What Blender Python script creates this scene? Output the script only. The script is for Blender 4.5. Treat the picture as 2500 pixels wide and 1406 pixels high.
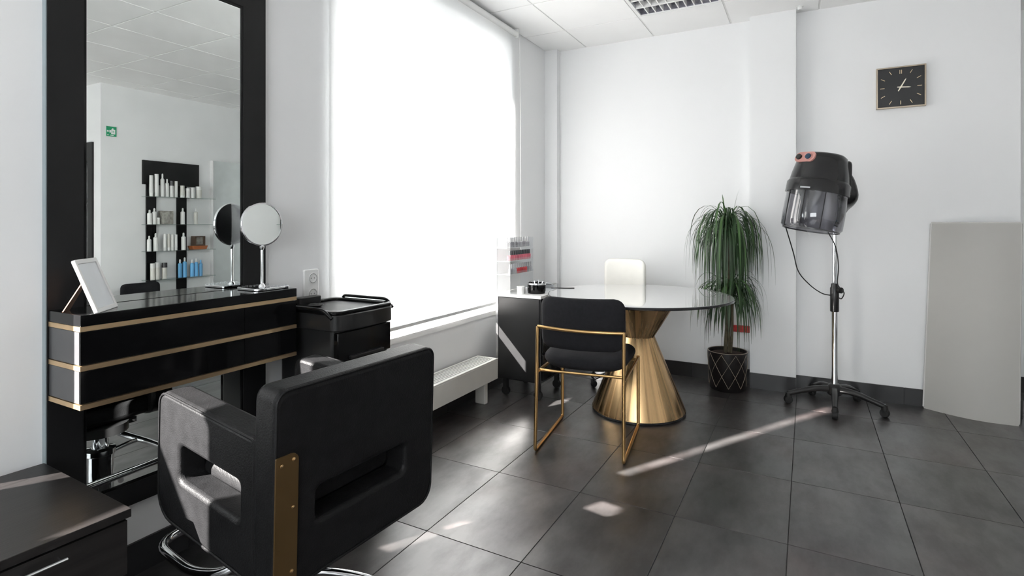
import bpy, bmesh, math, random
from mathutils import Vector, Matrix
random.seed(7)
sc = bpy.context.scene
for o in list(bpy.data.objects):
    bpy.data.objects.remove(o, do_unlink=True)
C = sc.collection
PI = math.pi

# ------------------------------------------------------------------ camera
F_PX, CAM_H = 1332.0, 1.24
YAW = math.atan2(720, 1332)
cam = bpy.data.cameras.new('camera')
cam.sensor_width = 36.0
cam.lens = 36.0 * F_PX / 2500.0
cam.shift_y = -158.0 / 2500.0
cam.clip_start = 0.02
cam_o = bpy.data.objects.new('camera', cam)
cam_o.location = (0, 0, CAM_H)
cam_o.rotation_euler = (PI / 2, 0, YAW)
C.objects.link(cam_o)
sc.camera = cam_o

# ------------------------------------------------------------------ world, sun, added fill
world = bpy.data.worlds.new('world'); sc.world = world
world.use_nodes = True
bg = world.node_tree.nodes['Background']
bg.inputs[0].default_value = (0.93, 0.97, 1.0, 1)
bg.inputs[1].default_value = 2.2

def lamp(name, kind, energy, loc=(0, 0, 0), direction=(0, 0, -1), size=(1, 1), color=(1, 1, 1)):
    l = bpy.data.lights.new(name, kind); l.energy = energy; l.color = color
    if kind == 'AREA':
        l.shape = 'RECTANGLE'; l.size, l.size_y = size
    if kind == 'SUN':
        l.angle = 0.012
    o = bpy.data.objects.new(name, l); C.objects.link(o)
    o.location = loc
    o.rotation_euler = Vector(direction).to_track_quat('-Z', 'Y').to_euler()
    return o
SUN_D = (0.508 * 0.88, 0.861 * 0.88, -0.475)
lamp('sun', 'SUN', 60.0, (-6, -6, 6), SUN_D, color=(1.0, 0.92, 0.88))
lamp('added_fill', 'AREA', 34.0, (0.1, -2.66, 1.6), (0, 1, 0), (2.4, 1.4), (0.95, 0.98, 1.0))  # fill light added behind the camera to brighten the room

sc.view_settings.view_transform = 'Standard'
sc.view_settings.look = 'None'
sc.view_settings.gamma = 1.0
sc.view_settings.use_curve_mapping = False
sc.view_settings.exposure = 0.74

# ------------------------------------------------------------------ materials
MATS = {}
def mat(name, col, rough=0.5, metal=0.0, spec=0.5, coat=0.0, noise=0.0, nscale=8.0, bump=0.0, bscale=60.0,
        stretch=(1, 1, 1), rvar=0.0, objvar=0.0, trans=0.0, aniso=0.0, coord='Object', soft=0.0, detail=4.0, crough=0.05):
    m = bpy.data.materials.new(name); m.use_nodes = True
    nt = m.node_tree; N = nt.nodes; L = nt.links
    p = N['Principled BSDF']
    p.inputs['Roughness'].default_value = rough
    p.inputs['Metallic'].default_value = metal
    p.inputs['Specular IOR Level'].default_value = spec
    p.inputs['Coat Weight'].default_value = coat
    p.inputs['Coat Roughness'].default_value = crough
    p.inputs['Transmission Weight'].default_value = trans
    p.inputs['Anisotropic'].default_value = aniso
    tc = N.new('ShaderNodeTexCoord'); mp = N.new('ShaderNodeMapping')
    mp.inputs['Scale'].default_value = stretch
    L.new(tc.outputs[coord], mp.inputs['Vector'])
    nz = N.new('ShaderNodeTexNoise'); nz.inputs['Scale'].default_value = nscale
    nz.inputs['Detail'].default_value = 2.2
    L.new(mp.outputs['Vector'], nz.inputs['Vector'])
    mr = N.new('ShaderNodeMapRange')
    mr.inputs['From Min'].default_value = 0.3 - soft; mr.inputs['From Max'].default_value = 0.7 + soft
    n = noise if noise else 0.03
    mr.inputs['To Min'].default_value = 1 - n; mr.inputs['To Max'].default_value = 1 + n
    L.new(nz.outputs['Fac'], mr.inputs['Value'])
    fac = mr.outputs['Result']
    if objvar:
        oi = N.new('ShaderNodeObjectInfo'); m2 = N.new('ShaderNodeMapRange')
        m2.inputs['To Min'].default_value = 1 - objvar; m2.inputs['To Max'].default_value = 1 + objvar
        L.new(oi.outputs['Random'], m2.inputs['Value'])
        mu = N.new('ShaderNodeMath'); mu.operation = 'MULTIPLY'
        L.new(fac, mu.inputs[0]); L.new(m2.outputs['Result'], mu.inputs[1]); fac = mu.outputs[0]
        va = N.new('ShaderNodeVectorMath'); va.operation = 'ADD'
        sc10 = N.new('ShaderNodeMath'); sc10.operation = 'MULTIPLY'; sc10.inputs[1].default_value = 37.0
        L.new(oi.outputs['Random'], sc10.inputs[0])
        L.new(mp.outputs['Vector'], va.inputs[0]); L.new(sc10.outputs[0], va.inputs[1])
        L.new(va.outputs['Vector'], nz.inputs['Vector'])
    mx = N.new('ShaderNodeVectorMath'); mx.operation = 'SCALE'
    mx.inputs[0].default_value = col[:3]
    L.new(fac, mx.inputs['Scale'])
    L.new(mx.outputs['Vector'], p.inputs['Base Color'])
    if rvar:
        r2 = N.new('ShaderNodeMapRange')
        r2.inputs['From Min'].default_value = 0.3 - soft; r2.inputs['From Max'].default_value = 0.7 + soft
        r2.inputs['To Min'].default_value = max(0, rough - rvar); r2.inputs['To Max'].default_value = rough + rvar
        L.new(nz.outputs['Fac'], r2.inputs['Value']); L.new(r2.outputs['Result'], p.inputs['Roughness'])
    if bump:
        nb = N.new('ShaderNodeTexNoise'); nb.inputs['Scale'].default_value = bscale
        L.new(mp.outputs['Vector'], nb.inputs['Vector'])
        b = N.new('ShaderNodeBump'); b.inputs['Strength'].default_value = bump
        b.inputs['Distance'].default_value = 0.002
        L.new(nb.outputs['Fac'], b.inputs['Height']); L.new(b.outputs['Normal'], p.inputs['Normal'])
    MATS[name] = m
    return m

def hue(m, col, amount):
    # a slow second noise leans the colour towards another tone of the same glaze
    nt = m.node_tree; N = nt.nodes; L = nt.links
    sc_ = [n for n in N if n.bl_idname == 'ShaderNodeVectorMath' and n.operation == 'SCALE'][0]
    base = tuple(sc_.inputs[0].default_value)
    oi = N.new('ShaderNodeObjectInfo'); tc = N.new('ShaderNodeTexCoord'); va = N.new('ShaderNodeVectorMath'); va.operation = 'ADD'
    mu = N.new('ShaderNodeMath'); mu.operation = 'MULTIPLY'; mu.inputs[1].default_value = 91.0
    L.new(oi.outputs['Random'], mu.inputs[0]); L.new(tc.outputs['Object'], va.inputs[0]); L.new(mu.outputs[0], va.inputs[1])
    nz = N.new('ShaderNodeTexNoise'); nz.inputs['Scale'].default_value = 2.2; nz.inputs['Detail'].default_value = 2.0
    L.new(va.outputs[0], nz.inputs['Vector'])
    mr = N.new('ShaderNodeMapRange'); mr.inputs['From Min'].default_value = 0.4; mr.inputs['From Max'].default_value = 0.75; mr.inputs['To Max'].default_value = amount
    L.new(nz.outputs['Fac'], mr.inputs['Value'])
    mx = N.new('ShaderNodeMix'); mx.data_type = 'VECTOR'
    mx.inputs[4].default_value = base; mx.inputs[5].default_value = col
    L.new(mr.outputs[0], mx.inputs[0]); L.new(mx.outputs[1], sc_.inputs[0])
    # the glaze is unevenly polished: worn, brushed patches shine less
    mp = N.new('ShaderNodeMapping'); mp.inputs['Scale'].default_value = (1.0, 0.45, 1.0)
    L.new(va.outputs[0], mp.inputs['Vector'])
    n2 = N.new('ShaderNodeTexNoise'); n2.inputs['Scale'].default_value = 7.0; n2.inputs['Detail'].default_value = 9.0; n2.inputs['Roughness'].default_value = 0.65
    L.new(mp.outputs[0], n2.inputs['Vector'])
    m3 = N.new('ShaderNodeMapRange'); m3.inputs['From Min'].default_value = 0.36; m3.inputs['From Max'].default_value = 0.62
    m3.inputs['To Min'].default_value = 0.45; m3.inputs['To Max'].default_value = 0.9
    L.new(n2.outputs['Fac'], m3.inputs['Value']); L.new(m3.outputs[0], N['Principled BSDF'].inputs['Coat Weight'])
    m4 = N.new('ShaderNodeMapRange'); m4.inputs['From Min'].default_value = 0.36; m4.inputs['From Max'].default_value = 0.62
    m4.inputs['To Min'].default_value = 0.6; m4.inputs['To Max'].default_value = 0.95
    L.new(n2.outputs['Fac'], m4.inputs['Value']); L.new(m4.outputs[0], N['Principled BSDF'].inputs['Specular IOR Level'])

mat('wall', (0.84, 0.845, 0.85), 0.7, noise=0.012, nscale=1.5, bump=0.05, bscale=200)
mat('ceiling_panel', (0.92, 0.92, 0.915), 0.85, noise=0.015, nscale=3, bump=0.1, bscale=260, objvar=0.008)
mat('grid_white', (0.78, 0.78, 0.77), 0.6)
mat('grout', (0.055, 0.054, 0.053), 0.8, noise=0.2)
mat('tile', (0.033, 0.0315, 0.031), 0.35, spec=0.9, noise=0.5, nscale=5.0, objvar=0.25, rvar=0.055, soft=0.0, detail=10, coat=0.8, crough=0.36)
hue(MATS['tile'], (0.052, 0.034, 0.032), 0.6)
mat('base_tile', (0.022, 0.022, 0.023), 0.3, noise=0.2, nscale=5, objvar=0.12)
mat('white_frame', (0.82, 0.82, 0.82), 0.35)
mat('white_gloss', (0.86, 0.86, 0.85), 0.22)
mat('heater_white', (0.78, 0.77, 0.73), 0.35)
mat('grille', (0.70, 0.70, 0.68), 0.4)
mat('black_gloss', (0.005, 0.005, 0.0053), 0.10, spec=0.28, noise=0.1)
mat('black_satin', (0.012, 0.012, 0.0125), 0.33, noise=0.1)
mat('frame_black', (0.009, 0.009, 0.0095), 0.42, spec=0.3, noise=0.1)
mat('frame_edge_lit', (0.23, 0.28, 0.30), 0.25)  # side of the black frame, with the light on it put into the colour
mat('wenge', (0.013, 0.0115, 0.0112), 0.38, spec=0.4, noise=0.35, nscale=5, stretch=(14, 1, 14), bump=0.12, bscale=20)
mat('side_grey', (0.06, 0.06, 0.063), 0.25, noise=0.08)
mat('gold', (0.62, 0.40, 0.19), 0.26, 1.0, noise=0.2, nscale=18, stretch=(1, 1, 1), rvar=0.08)
mat('gold_strip', (0.78, 0.57, 0.34), 0.38, 1.0, noise=0.10, nscale=6, stretch=(3, 1, 3))
mat('gold_brushed', (0.60, 0.40, 0.205), 0.27, 1.0, noise=0.30, nscale=3.2, stretch=(3, 3, 0.0), rvar=0.10, coord='Normal', soft=0.05)
mat('gold_plate', (0.10, 0.058, 0.021), 0.40, 0.4, noise=0.05)
mat('gold_tube', (0.58, 0.37, 0.16), 0.28, 1.0, noise=0.15)
mat('chrome', (0.83, 0.84, 0.86), 0.07, 1.0)
mat('steel', (0.55, 0.55, 0.56), 0.25, 1.0)
mat('mirror', (0.87, 0.905, 0.89), 0.0, 1.0)
mat('leather', (0.009, 0.009, 0.0095), 0.42, spec=0.15, noise=0.2, nscale=30, bump=0.45, bscale=240)
mat('fabric_black', (0.0135, 0.0135, 0.016), 0.85, spec=0.25, noise=0.15, nscale=60, bump=0.3, bscale=500)
mat('black_plastic', (0.014, 0.014, 0.0145), 0.3, noise=0.1)
mat('black_rubber', (0.012, 0.012, 0.012), 0.6)
mat('black_hood', (0.016, 0.016, 0.017), 0.22, noise=0.1)
mat('hood_pink', (0.55, 0.27, 0.24), 0.35)
mat('knob_blue', (0.02, 0.05, 0.09), 0.2)
mat('hood_inner', (0.30, 0.30, 0.32), 0.35, 0.4)
mat('cream_leather', (0.80, 0.79, 0.74), 0.5, bump=0.1)
mat('table_top', (0.50, 0.51, 0.51), 0.04, spec=0.9, coat=1.0, crough=0.01, noise=0.03, nscale=2)
mat('table_edge', (0.02, 0.02, 0.022), 0.12)
mat('soil', (0.035, 0.018, 0.011), 0.95, noise=0.5, nscale=60, bump=1.0, bscale=90)
mat('pot_black', (0.009, 0.007, 0.007), 0.4, noise=0.4, nscale=25)
mat('pot_line', (0.33, 0.28, 0.22), 0.4, 0.5)
mat('leaf', (0.045, 0.10, 0.028), 0.42, noise=0.35, nscale=6, objvar=0.4)
mat('leaf_dark', (0.028, 0.065, 0.022), 0.45, noise=0.4, nscale=6)
mat('stem', (0.09, 0.075, 0.045), 0.8, noise=0.3, nscale=30)
mat('red_box', (0.50, 0.025, 0.025), 0.45, noise=0.2, nscale=40)
mat('board_grey', (0.47, 0.46, 0.435), 0.55, noise=0.01)
mat('board_edge', (0.62, 0.61, 0.59), 0.5)
mat('clock_face', (0.018, 0.018, 0.019), 0.45, noise=0.1)
mat('clock_bronze', (0.45, 0.38, 0.30), 0.3, 1.0)
mat('clock_mark', (0.75, 0.60, 0.40), 0.35, 0.8)
mat('clock_hand', (0.85, 0.80, 0.66), 0.35, 0.3)
mat('paper', (0.80, 0.83, 0.86), 0.25)
mat('copper', (0.70, 0.40, 0.28), 0.25, 1.0)
mat('socket_hole', (0.28, 0.28, 0.28), 0.5)
mat('sign_green', (0.01, 0.34, 0.15), 0.4)
mat('bottle_white', (0.80, 0.80, 0.78), 0.35, objvar=0.1)
mat('bottle_cream', (0.70, 0.69, 0.64), 0.35, objvar=0.1)
mat('bottle_blue', (0.16, 0.47, 0.80), 0.2, objvar=0.15)
mat('brown_box', (0.10, 0.065, 0.045), 0.5)
mat('orange_brown', (0.42, 0.13, 0.04), 0.4)
mat('grey_box', (0.33, 0.32, 0.29), 0.5, noise=0.4, nscale=30)
mat('polish_grey', (0.36, 0.36, 0.38), 0.15, objvar=0.35)
mat('polish_pink', (0.72, 0.16, 0.22), 0.12, objvar=0.15)
mat('polish_red', (0.55, 0.05, 0.06), 0.12, objvar=0.2)
mat('polish_cap', (0.05, 0.05, 0.055), 0.25)
mat('polish_cap_grey', (0.45, 0.45, 0.46), 0.25)
mat('reflector', (0.50, 0.50, 0.56), 0.25, 0.8, noise=0.3, nscale=20)

def special(name, build):
    m = bpy.data.materials.new(name); m.use_nodes = True
    nt = m.node_tree; nt.nodes.clear()
    out = nt.nodes.new('ShaderNodeOutputMaterial')
    nt.links.new(build(nt), out.inputs[0]); MATS[name] = m
def _clear(tint, gloss=0.08, rough=0.02, fr=None):
    def b(nt):
        t = nt.nodes.new('ShaderNodeBsdfTransparent'); t.inputs[0].default_value = (*tint, 1)
        g = nt.nodes.new('ShaderNodeBsdfGlossy'); g.inputs['Roughness'].default_value = rough
        g.inputs[0].default_value = (0.9, 0.9, 0.9, 1)
        fn = nt.nodes.new('ShaderNodeFresnel')
        ge = nt.nodes.new('ShaderNodeNewGeometry'); io = nt.nodes.new('ShaderNodeMapRange')
        io.inputs['To Min'].default_value = 1.45; io.inputs['To Max'].default_value = 1 / 1.45
        nt.links.new(ge.outputs['Backfacing'], io.inputs['Value']); nt.links.new(io.outputs[0], fn.inputs[0])
        ad = nt.nodes.new('ShaderNodeMath'); ad.operation = 'ADD'; ad.inputs[1].default_value = gloss
        nt.links.new(fn.outputs[0], ad.inputs[0])
        mx = nt.nodes.new('ShaderNodeMixShader')
        nt.links.new(ad.outputs[0], mx.inputs[0]); nt.links.new(t.outputs[0], mx.inputs[1]); nt.links.new(g.outputs[0], mx.inputs[2])
        return mx.outputs[0]
    return b
special('window_glass', _clear((0.95, 0.97, 0.97), 0.0))
special('acrylic', _clear((0.93, 0.94, 0.95), 0.03))
special('shelf_glass', _clear((0.80, 0.87, 0.85), 0.05))
special('smoke_visor', _clear((0.52, 0.52, 0.55), 0.06, 0.05))
def _blind(nt):
    d = nt.nodes.new('ShaderNodeBsdfDiffuse'); d.inputs[0].default_value = (0.86, 0.87, 0.87, 1)
    t = nt.nodes.new('ShaderNodeBsdfTranslucent')
    tc = nt.nodes.new('ShaderNodeTexCoord'); nz = nt.nodes.new('ShaderNodeTexNoise')
    nz.inputs['Scale'].default_value = 300
    nt.links.new(tc.outputs['Object'], nz.inputs['Vector'])
    mr = nt.nodes.new('ShaderNodeMapRange'); mr.inputs['To Min'].default_value = 0.80; mr.inputs['To Max'].default_value = 0.90
    nt.links.new(nz.outputs['Fac'], mr.inputs['Value'])
    nt.links.new(mr.outputs[0], t.inputs[0])
    mx = nt.nodes.new('ShaderNodeMixShader'); mx.inputs[0].default_value = 0.5
    nt.links.new(d.outputs[0], mx.inputs[1]); nt.links.new(t.outputs[0], mx.inputs[2])
    return mx.outputs[0]
special('blind_fabric', _blind)

# ------------------------------------------------------------------ helpers
def new():
    return bmesh.new()

def obj(name, bm, m, parent=None, smooth=True, bevel=0.0, seg=2, loc=None):
    bmesh.ops.recalc_face_normals(bm, faces=bm.faces)
    me = bpy.data.meshes.new(name)
    bm.to_mesh(me); bm.free()
    me.materials.append(MATS[m])
    if smooth:
        me.polygons.foreach_set('use_smooth', [True] * len(me.polygons))
        me.set_sharp_from_angle(angle=math.radians(38))
    o = bpy.data.objects.new(name, me); C.objects.link(o)
    if loc: o.location = loc
    if parent: o.parent = parent
    if bevel:
        b = o.modifiers.new('bevel', 'BEVEL'); b.width = bevel; b.segments = seg
        b.limit_method = 'ANGLE'; b.angle_limit = math.radians(40)
    return o

def tag(o, label=None, cat=None, group=None, kind=None):
    if label: o['label'] = label
    if cat: o['category'] = cat
    if group: o['group'] = group
    if kind: o['kind'] = kind
    return o

def thing(name, label, cat, loc=(0, 0, 0), rotz=0.0, group=None):
    o = bpy.data.objects.new(name, None); C.objects.link(o)
    o.empty_display_size = 0.05
    o.location = loc; o.rotation_euler = (0, 0, rotz)
    return tag(o, label, cat, group)

def box(bm, x0, x1, y0, y1, z0, z1, M=None):
    vs = [bm.verts.new(((x0, x1)[i & 1], (y0, y1)[i >> 1 & 1], (z0, z1)[i >> 2 & 1])) for i in range(8)]
    for f in ((0, 1, 3, 2), (4, 5, 7, 6), (0, 1, 5, 4), (2, 3, 7, 6), (0, 2, 6, 4), (1, 3, 7, 5)):
        bm.faces.new([vs[k] for k in f])
    if M is not None:
        bmesh.ops.transform(bm, matrix=M, verts=vs)
    return vs

def bx(x0, x1, y0, y1, z0, z1, M=None):
    bm = new(); box(bm, x0, x1, y0, y1, z0, z1, M); return bm

def lathe(bm, prof, n=32, M=None, cap=True, a0=0.0, a1=2 * PI):
    rings = []; full = abs(a1 - a0 - 2 * PI) < 1e-6
    k = n if full else n + 1
    allv = []
    for r, z in prof:
        ring = [bm.verts.new((r * math.cos(a0 + (a1 - a0) * i / n), r * math.sin(a0 + (a1 - a0) * i / n), z)) for i in range(k)]
        rings.append(ring); allv += ring
    for A, B in zip(rings, rings[1:]):
        for i in range(n if full else n):
            j = (i + 1) % k
            bm.faces.new((A[i], A[j], B[j], B[i]))
    if cap and full:
        if prof[0][0] > 1e-5: bm.faces.new(rings[0])
        if prof[-1][0] > 1e-5: bm.faces.new(rings[-1])
    if M is not None: bmesh.ops.transform(bm, matrix=M, verts=allv)
    return allv

def tube(bm, pts, r, n=10, closed=False):
    pts = [Vector(p) for p in pts]
    m = len(pts); rings = []
    up = None
    for i, p in enumerate(pts):
        a = pts[i - 1] if (i > 0 or closed) else pts[i]
        b = pts[(i + 1) % m] if (i < m - 1 or closed) else pts[i]
        t = (b - a)
        t = t.normalized() if t.length > 1e-9 else Vector((0, 0, 1))
        if up is None:
            up = t.orthogonal().normalized()
        else:
            up = (up - t * up.dot(t))
            up = up.normalized() if up.length > 1e-6 else t.orthogonal().normalized()
        s = t.cross(up)
        rr = r[i] if isinstance(r, (list, tuple)) else r
        rings.append([bm.verts.new(p + (up * math.cos(2 * PI * k / n) + s * math.sin(2 * PI * k / n)) * rr) for k in range(n)])
    pairs = list(zip(rings, rings[1:]))
    if closed: pairs.append((rings[-1], rings[0]))
    for A, B in pairs:
        for k in range(n):
            bm.faces.new((A[k], A[(k + 1) % n], B[(k + 1) % n], B[k]))
    if not closed:
        bm.faces.new(rings[0]); bm.faces.new(rings[-1])

def tub(pts, r, n=10, closed=False):
    bm = new(); tube(bm, pts, r, n, closed); return bm

def smooth_path(pts, k=6, closed=False):
    pts = [Vector(p) for p in pts]; out = []
    n = len(pts)
    for i in range(n if closed else n - 1):
        if closed:
            p0, p1, p2, p3 = pts[i - 1], pts[i], pts[(i + 1) % n], pts[(i + 2) % n]
        else:
            p0, p1, p2, p3 = pts[max(i - 1, 0)], pts[i], pts[i + 1], pts[min(i + 2, n - 1)]
        for j in range(k):
            t = j / k
            out.append(0.5 * ((2 * p1) + (p2 - p0) * t + (2 * p0 - 5 * p1 + 4 * p2 - p3) * t * t + (3 * p1 - p0 - 3 * p2 + p3) * t ** 3))
    if not closed: out.append(pts[-1])
    return out

def fillet(pts, r, k=5):
    """polyline with rounded corners"""
    pts = [Vector(p) for p in pts]; out = [pts[0]]
    for a, b, c in zip(pts, pts[1:], pts[2:]):
        u = (a - b); v = (c - b); l = min(r, u.length * 0.45, v.length * 0.45)
        p = b + u.normalized() * l; q = b + v.normalized() * l
        for j in range(k + 1):
            t = j / k
            out.append(p * (1 - t) ** 2 + b * 2 * t * (1 - t) + q * t * t)
    out.append(pts[-1]); return out

def rr(x0, x1, y0, y1, r, n=6):
    """rounded rectangle, counter-clockwise, 4*(n+1) points; r may be 4 radii"""
    rs = r if isinstance(r, (list, tuple)) else (r,) * 4
    out = []
    for (cx, cy, a), q in zip(((x1, y1, 0), (x0, y1, PI / 2), (x0, y0, PI), (x1, y0, 1.5 * PI)), rs):
        sx = -1 if cx == x1 else 1; sy = -1 if cy == y1 else 1
        for i in range(n + 1):
            t = a + PI / 2 * i / n
            out.append((cx + sx * q + q * math.cos(t), cy + sy * q + q * math.sin(t)))
    return out

def ring_prism(outer, inner, fn):
    """plate with a hole: outer/inner 2D loops with equal counts; fn(u, v, s) -> 3D for s in 0, 1"""
    bm = new(); n = len(outer)
    O = [[bm.verts.new(fn(u, v, s)) for u, v in outer] for s in (0, 1)]
    I = [[bm.verts.new(fn(u, v, s)) for u, v in inner] for s in (0, 1)]
    for i in range(n):
        j = (i + 1) % n
        bm.faces.new((O[0][i], O[0][j], I[0][j], I[0][i]))
        bm.faces.new((O[1][i], O[1][j], I[1][j], I[1][i]))
        bm.faces.new((O[0][i], O[0][j], O[1][j], O[1][i]))
        bm.faces.new((I[0][i], I[0][j], I[1][j], I[1][i]))
    return bm

def prism(poly, fn):
    bm = new(); n = len(poly)
    A = [bm.verts.new(fn(u, v, 0)) for u, v in poly]; B = [bm.verts.new(fn(u, v, 1)) for u, v in poly]
    bm.faces.new(A); bm.faces.new(B)
    for i in range(n):
        j = (i + 1) % n
        bm.faces.new((A[i], A[j], B[j], B[i]))
    return bm

def pad(w, h, t, r, bend=0.0, ns=22, nr=24, e=3.2, dome=0.0):
    """upholstered pad lofted along x: width w, height h (z), thickness t (y), corner radius r, bend along x"""
    bm = new(); rings = []
    for i in range(ns + 1):
        a = -PI / 2 + PI * i / ns
        x = w / 2 * math.sin(a) if i not in (0, ns) else w / 2 * (-1 if i == 0 else 1) * 0.999
        dx = max(0.0, abs(x) - (w / 2 - r))
        hz = h / 2 - (r - math.sqrt(max(r * r - dx * dx, 0)))
        edge = max(0.0, abs(x) - (w / 2 - t / 2)) / (t / 2)
        ty = t / 2 * math.sqrt(max(0.04, 1 - edge * edge)) + dome * (1 - (2 * x / w) ** 2)
        ring = []
        for k in range(nr):
            q = 2 * PI * k / nr
            cy, sz = math.cos(q), math.sin(q)
            y = ty * math.copysign(abs(cy) ** (2 / e), cy)
            z = max(hz, 0.004) * math.copysign(abs(sz) ** (2 / e), sz)
            ring.append(bm.verts.new((x, y + bend * (2 * x / w) ** 2, z)))
        rings.append(ring)
    for A, B in zip(rings, rings[1:]):
        for k in range(nr):
            bm.faces.new((A[k], A[(k + 1) % nr], B[(k + 1) % nr], B[k]))
    bm.faces.new(rings[0]); bm.faces.new(rings[-1])
    return bm

def xf(bm, M):
    bmesh.ops.transform(bm, matrix=M, verts=bm.verts); return bm
T = Matrix.Translation
def Rx(a): return Matrix.Rotation(a, 4, 'X')
def Ry(a): return Matrix.Rotation(a, 4, 'Y')
def Rz(a): return Matrix.Rotation(a, 4, 'Z')

def struct(name, bm, m, parent=None, **k):
    o = obj(name, bm, m, parent, smooth=False, **k)
    if parent is None: o['kind'] = 'structure'
    return o
def inst(name, me, parent, loc, scale=(1, 1, 1), rotz=0):
    o = bpy.data.objects.new(name, me); C.objects.link(o)
    o.parent = parent; o.location = loc; o.scale = scale; o.rotation_euler[2] = rotz
    return o
ORD = ['first', 'second', 'third', 'fourth', 'fifth', 'sixth', 'seventh', 'eighth', 'ninth', 'tenth', 'eleventh', 'twelfth', 'thirteenth', 'fourteenth', 'fifteenth']

# ------------------------------------------------------------------ room shell
XL, YB, ZC = -2.09, 4.57, 2.80          # left wall, back wall, ceiling
XO, XR, YF, YR, YC = 2.74, 4.2, -2.6, 5.3, 3.15   # opposite wall, far right wall, front wall, recess back, step
XC = 1.19                                # outer corner of back wall
floor = struct('floor', bx(XL - 0.25, XR + 0.1, YF - 0.1, YR + 0.1, -0.12, -0.004), 'grout')
PX, PY = 0.4276, 0.588
def tile_mesh(name, w, d, t, m, bev=0.0015):
    bm = bx(-w / 2, w / 2, -d / 2, d / 2, -t, 0)
    bmesh.ops.bevel(bm, geom=[e for e in bm.edges if all(v.co.z > -t / 2 for v in e.verts)], offset=bev, segments=1, affect='EDGES')
    me = bpy.data.meshes.new(name); bm.to_mesh(me); bm.free(); me.materials.append(MATS[m]); return me
tm = tile_mesh('tile', PX - 0.0028, PY - 0.0028, 0.009, 'tile', 0.001)
ix = 0
for i in range(-5, 11):
    for j in range(-9, 7):
        cx = -0.065 + PX * (i + 0.5); cy = 2.36 + PY * (j + 0.5)
        if cx - PX / 2 > XR or cx + PX / 2 < XL - 0.02 or cy - PY / 2 > YR or cy + PY / 2 < YF: continue
        if cx - PX / 2 > XO and cy - PY / 2 > YC: continue
        x0, x1 = max(cx - PX / 2, XL), min(cx + PX / 2, XR)
        y0, y1 = max(cy - PY / 2, YF), min(cy + PY / 2, YR if cx + PX / 2 > XC else YB)
        if x1 - x0 < 0.02 or y1 - y0 < 0.02: continue
        inst('tile', tm, floor, ((x0 + x1) / 2, (y0 + y1) / 2, 0), ((x1 - x0) / PX, (y1 - y0) / PY, 1))

ceiling = struct('ceiling', bx(XL - 0.25, XR + 0.1, YF - 0.1, YR + 0.1, 2.90, 3.0), 'grid_white')
bmg = new()
gx = [-1.72 + 0.6 * i for i in range(-1, 11)]; gy = [4.09 + 0.6 * j for j in range(-12, 3)]
for x in gx:
    if XL < x < XR: box(bmg, x - 0.011, x + 0.011, YF, YR, 2.803, 2.83)
for y in gy:
    if YF < y < YR: box(bmg, XL, XR, y - 0.011, y + 0.011, 2.8035, 2.829)
obj('grid', bmg, 'grid_white', ceiling, smooth=False)
cm = tile_mesh('panel', 0.588, 0.588, 0.04, 'ceiling_panel')
for i, x in enumerate(gx):
    for j, y in enumerate(gy):
        x0, x1 = max(x, XL), min(x + 0.6, XR); y0, y1 = max(y, YF), min(y + 0.6, YR)
        if x1 - x0 < 0.03 or y1 - y0 < 0.03: continue
        if x0 > XO and y0 > YC + 0.2: continue
        if x1 < XC and y0 > YB + 0.01: continue
        if abs(x + 1.12) < 0.05 and abs(y - 3.49) < 0.05: continue     # recessed light sits here
        inst('panel', cm, ceiling, ((x0 + x1) / 2, (y0 + y1) / 2, ZC + 0.04), ((x1 - x0) / 0.6, (y1 - y0) / 0.6, 1)).rotation_euler[0] = 0
# (panels hang with their face at z = 2.80)
for o in [c for c in ceiling.children if c.name.startswith('panel')]:
    o.rotation_euler[1] = PI; o.location.z = ZC

# left wall with window openings
W1 = (1.985, 3.80, 0.575, 2.66)      # y0, y1, z0, z1 of the blind-covered window
W2 = (-1.0, 0.497, 0.575, 2.66)     # next window nearer the camera, out of frame
TX = XL - 0.25
bm = new()
for a, b in ((YF - 0.1, W2[0]), (W2[1], W1[0]), (W1[1], YB + 0.2)):
    box(bm, TX, XL, a, b, 0, 2.9)
for w in (W1, W2):
    box(bm, TX, XL, w[0], w[1], 0, w[2]); box(bm, TX, XL, w[0], w[1], w[3], 2.9)
struct('wall_left', bm, 'wall')
bm = new(); box(bm, XL, XC, YB, YB + 0.2, 0, 2.9); struct('wall_back', bm, 'wall')
struct('wall_recess_side', bx(XC - 0.12, XC, YB + 0.2, YR, 0, 2.9), 'wall')
struct('wall_recess_back', bx(XC - 0.12, XO + 0.1, YR, YR + 0.15, 0, 2.9), 'wall')
struct('wall_right', bx(XO, XO + 0.3, YC + 0.15, YR, 0, 2.9), 'wall')
# step wall with door opening
DX0, DX1, DZ = 2.885, 3.785, 2.15
bm = new(); box(bm, XO, DX0, YC, YC + 0.15, 0, 2.9); box(bm, DX1, XR, YC, YC + 0.15, 0, 2.9); box(bm, DX0, DX1, YC, YC + 0.15, DZ, 2.9)
struct('wall_step', bm, 'wall')
struct('wall_far_right', bx(XR, XR + 0.15, YF, YC + 0.15, 0, 2.9), 'wall')
bm = new()
SF = (-1.25, 1.45, 0.8, 2.4)  # opening added in the unseen wall for fill light
box(bm, XL, SF[0], YF - 0.2, YF, 0, 2.9); box(bm, SF[1], XR, YF - 0.2, YF, 0, 2.9)
box(bm, SF[0], SF[1], YF - 0.2, YF, 0, SF[2]); box(bm, SF[0], SF[1], YF - 0.2, YF, SF[3], 2.9)
struct('wall_front', bm, 'wall')
struct('trim_1', bx(-0.38, -0.07, YB - 0.09, YB, 0, ZC), 'wall')           # pilaster
struct('trim_2', bx(XL, -1.972, YB - 0.075, YB, 0, ZC), 'wall')            # corner boxing

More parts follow.
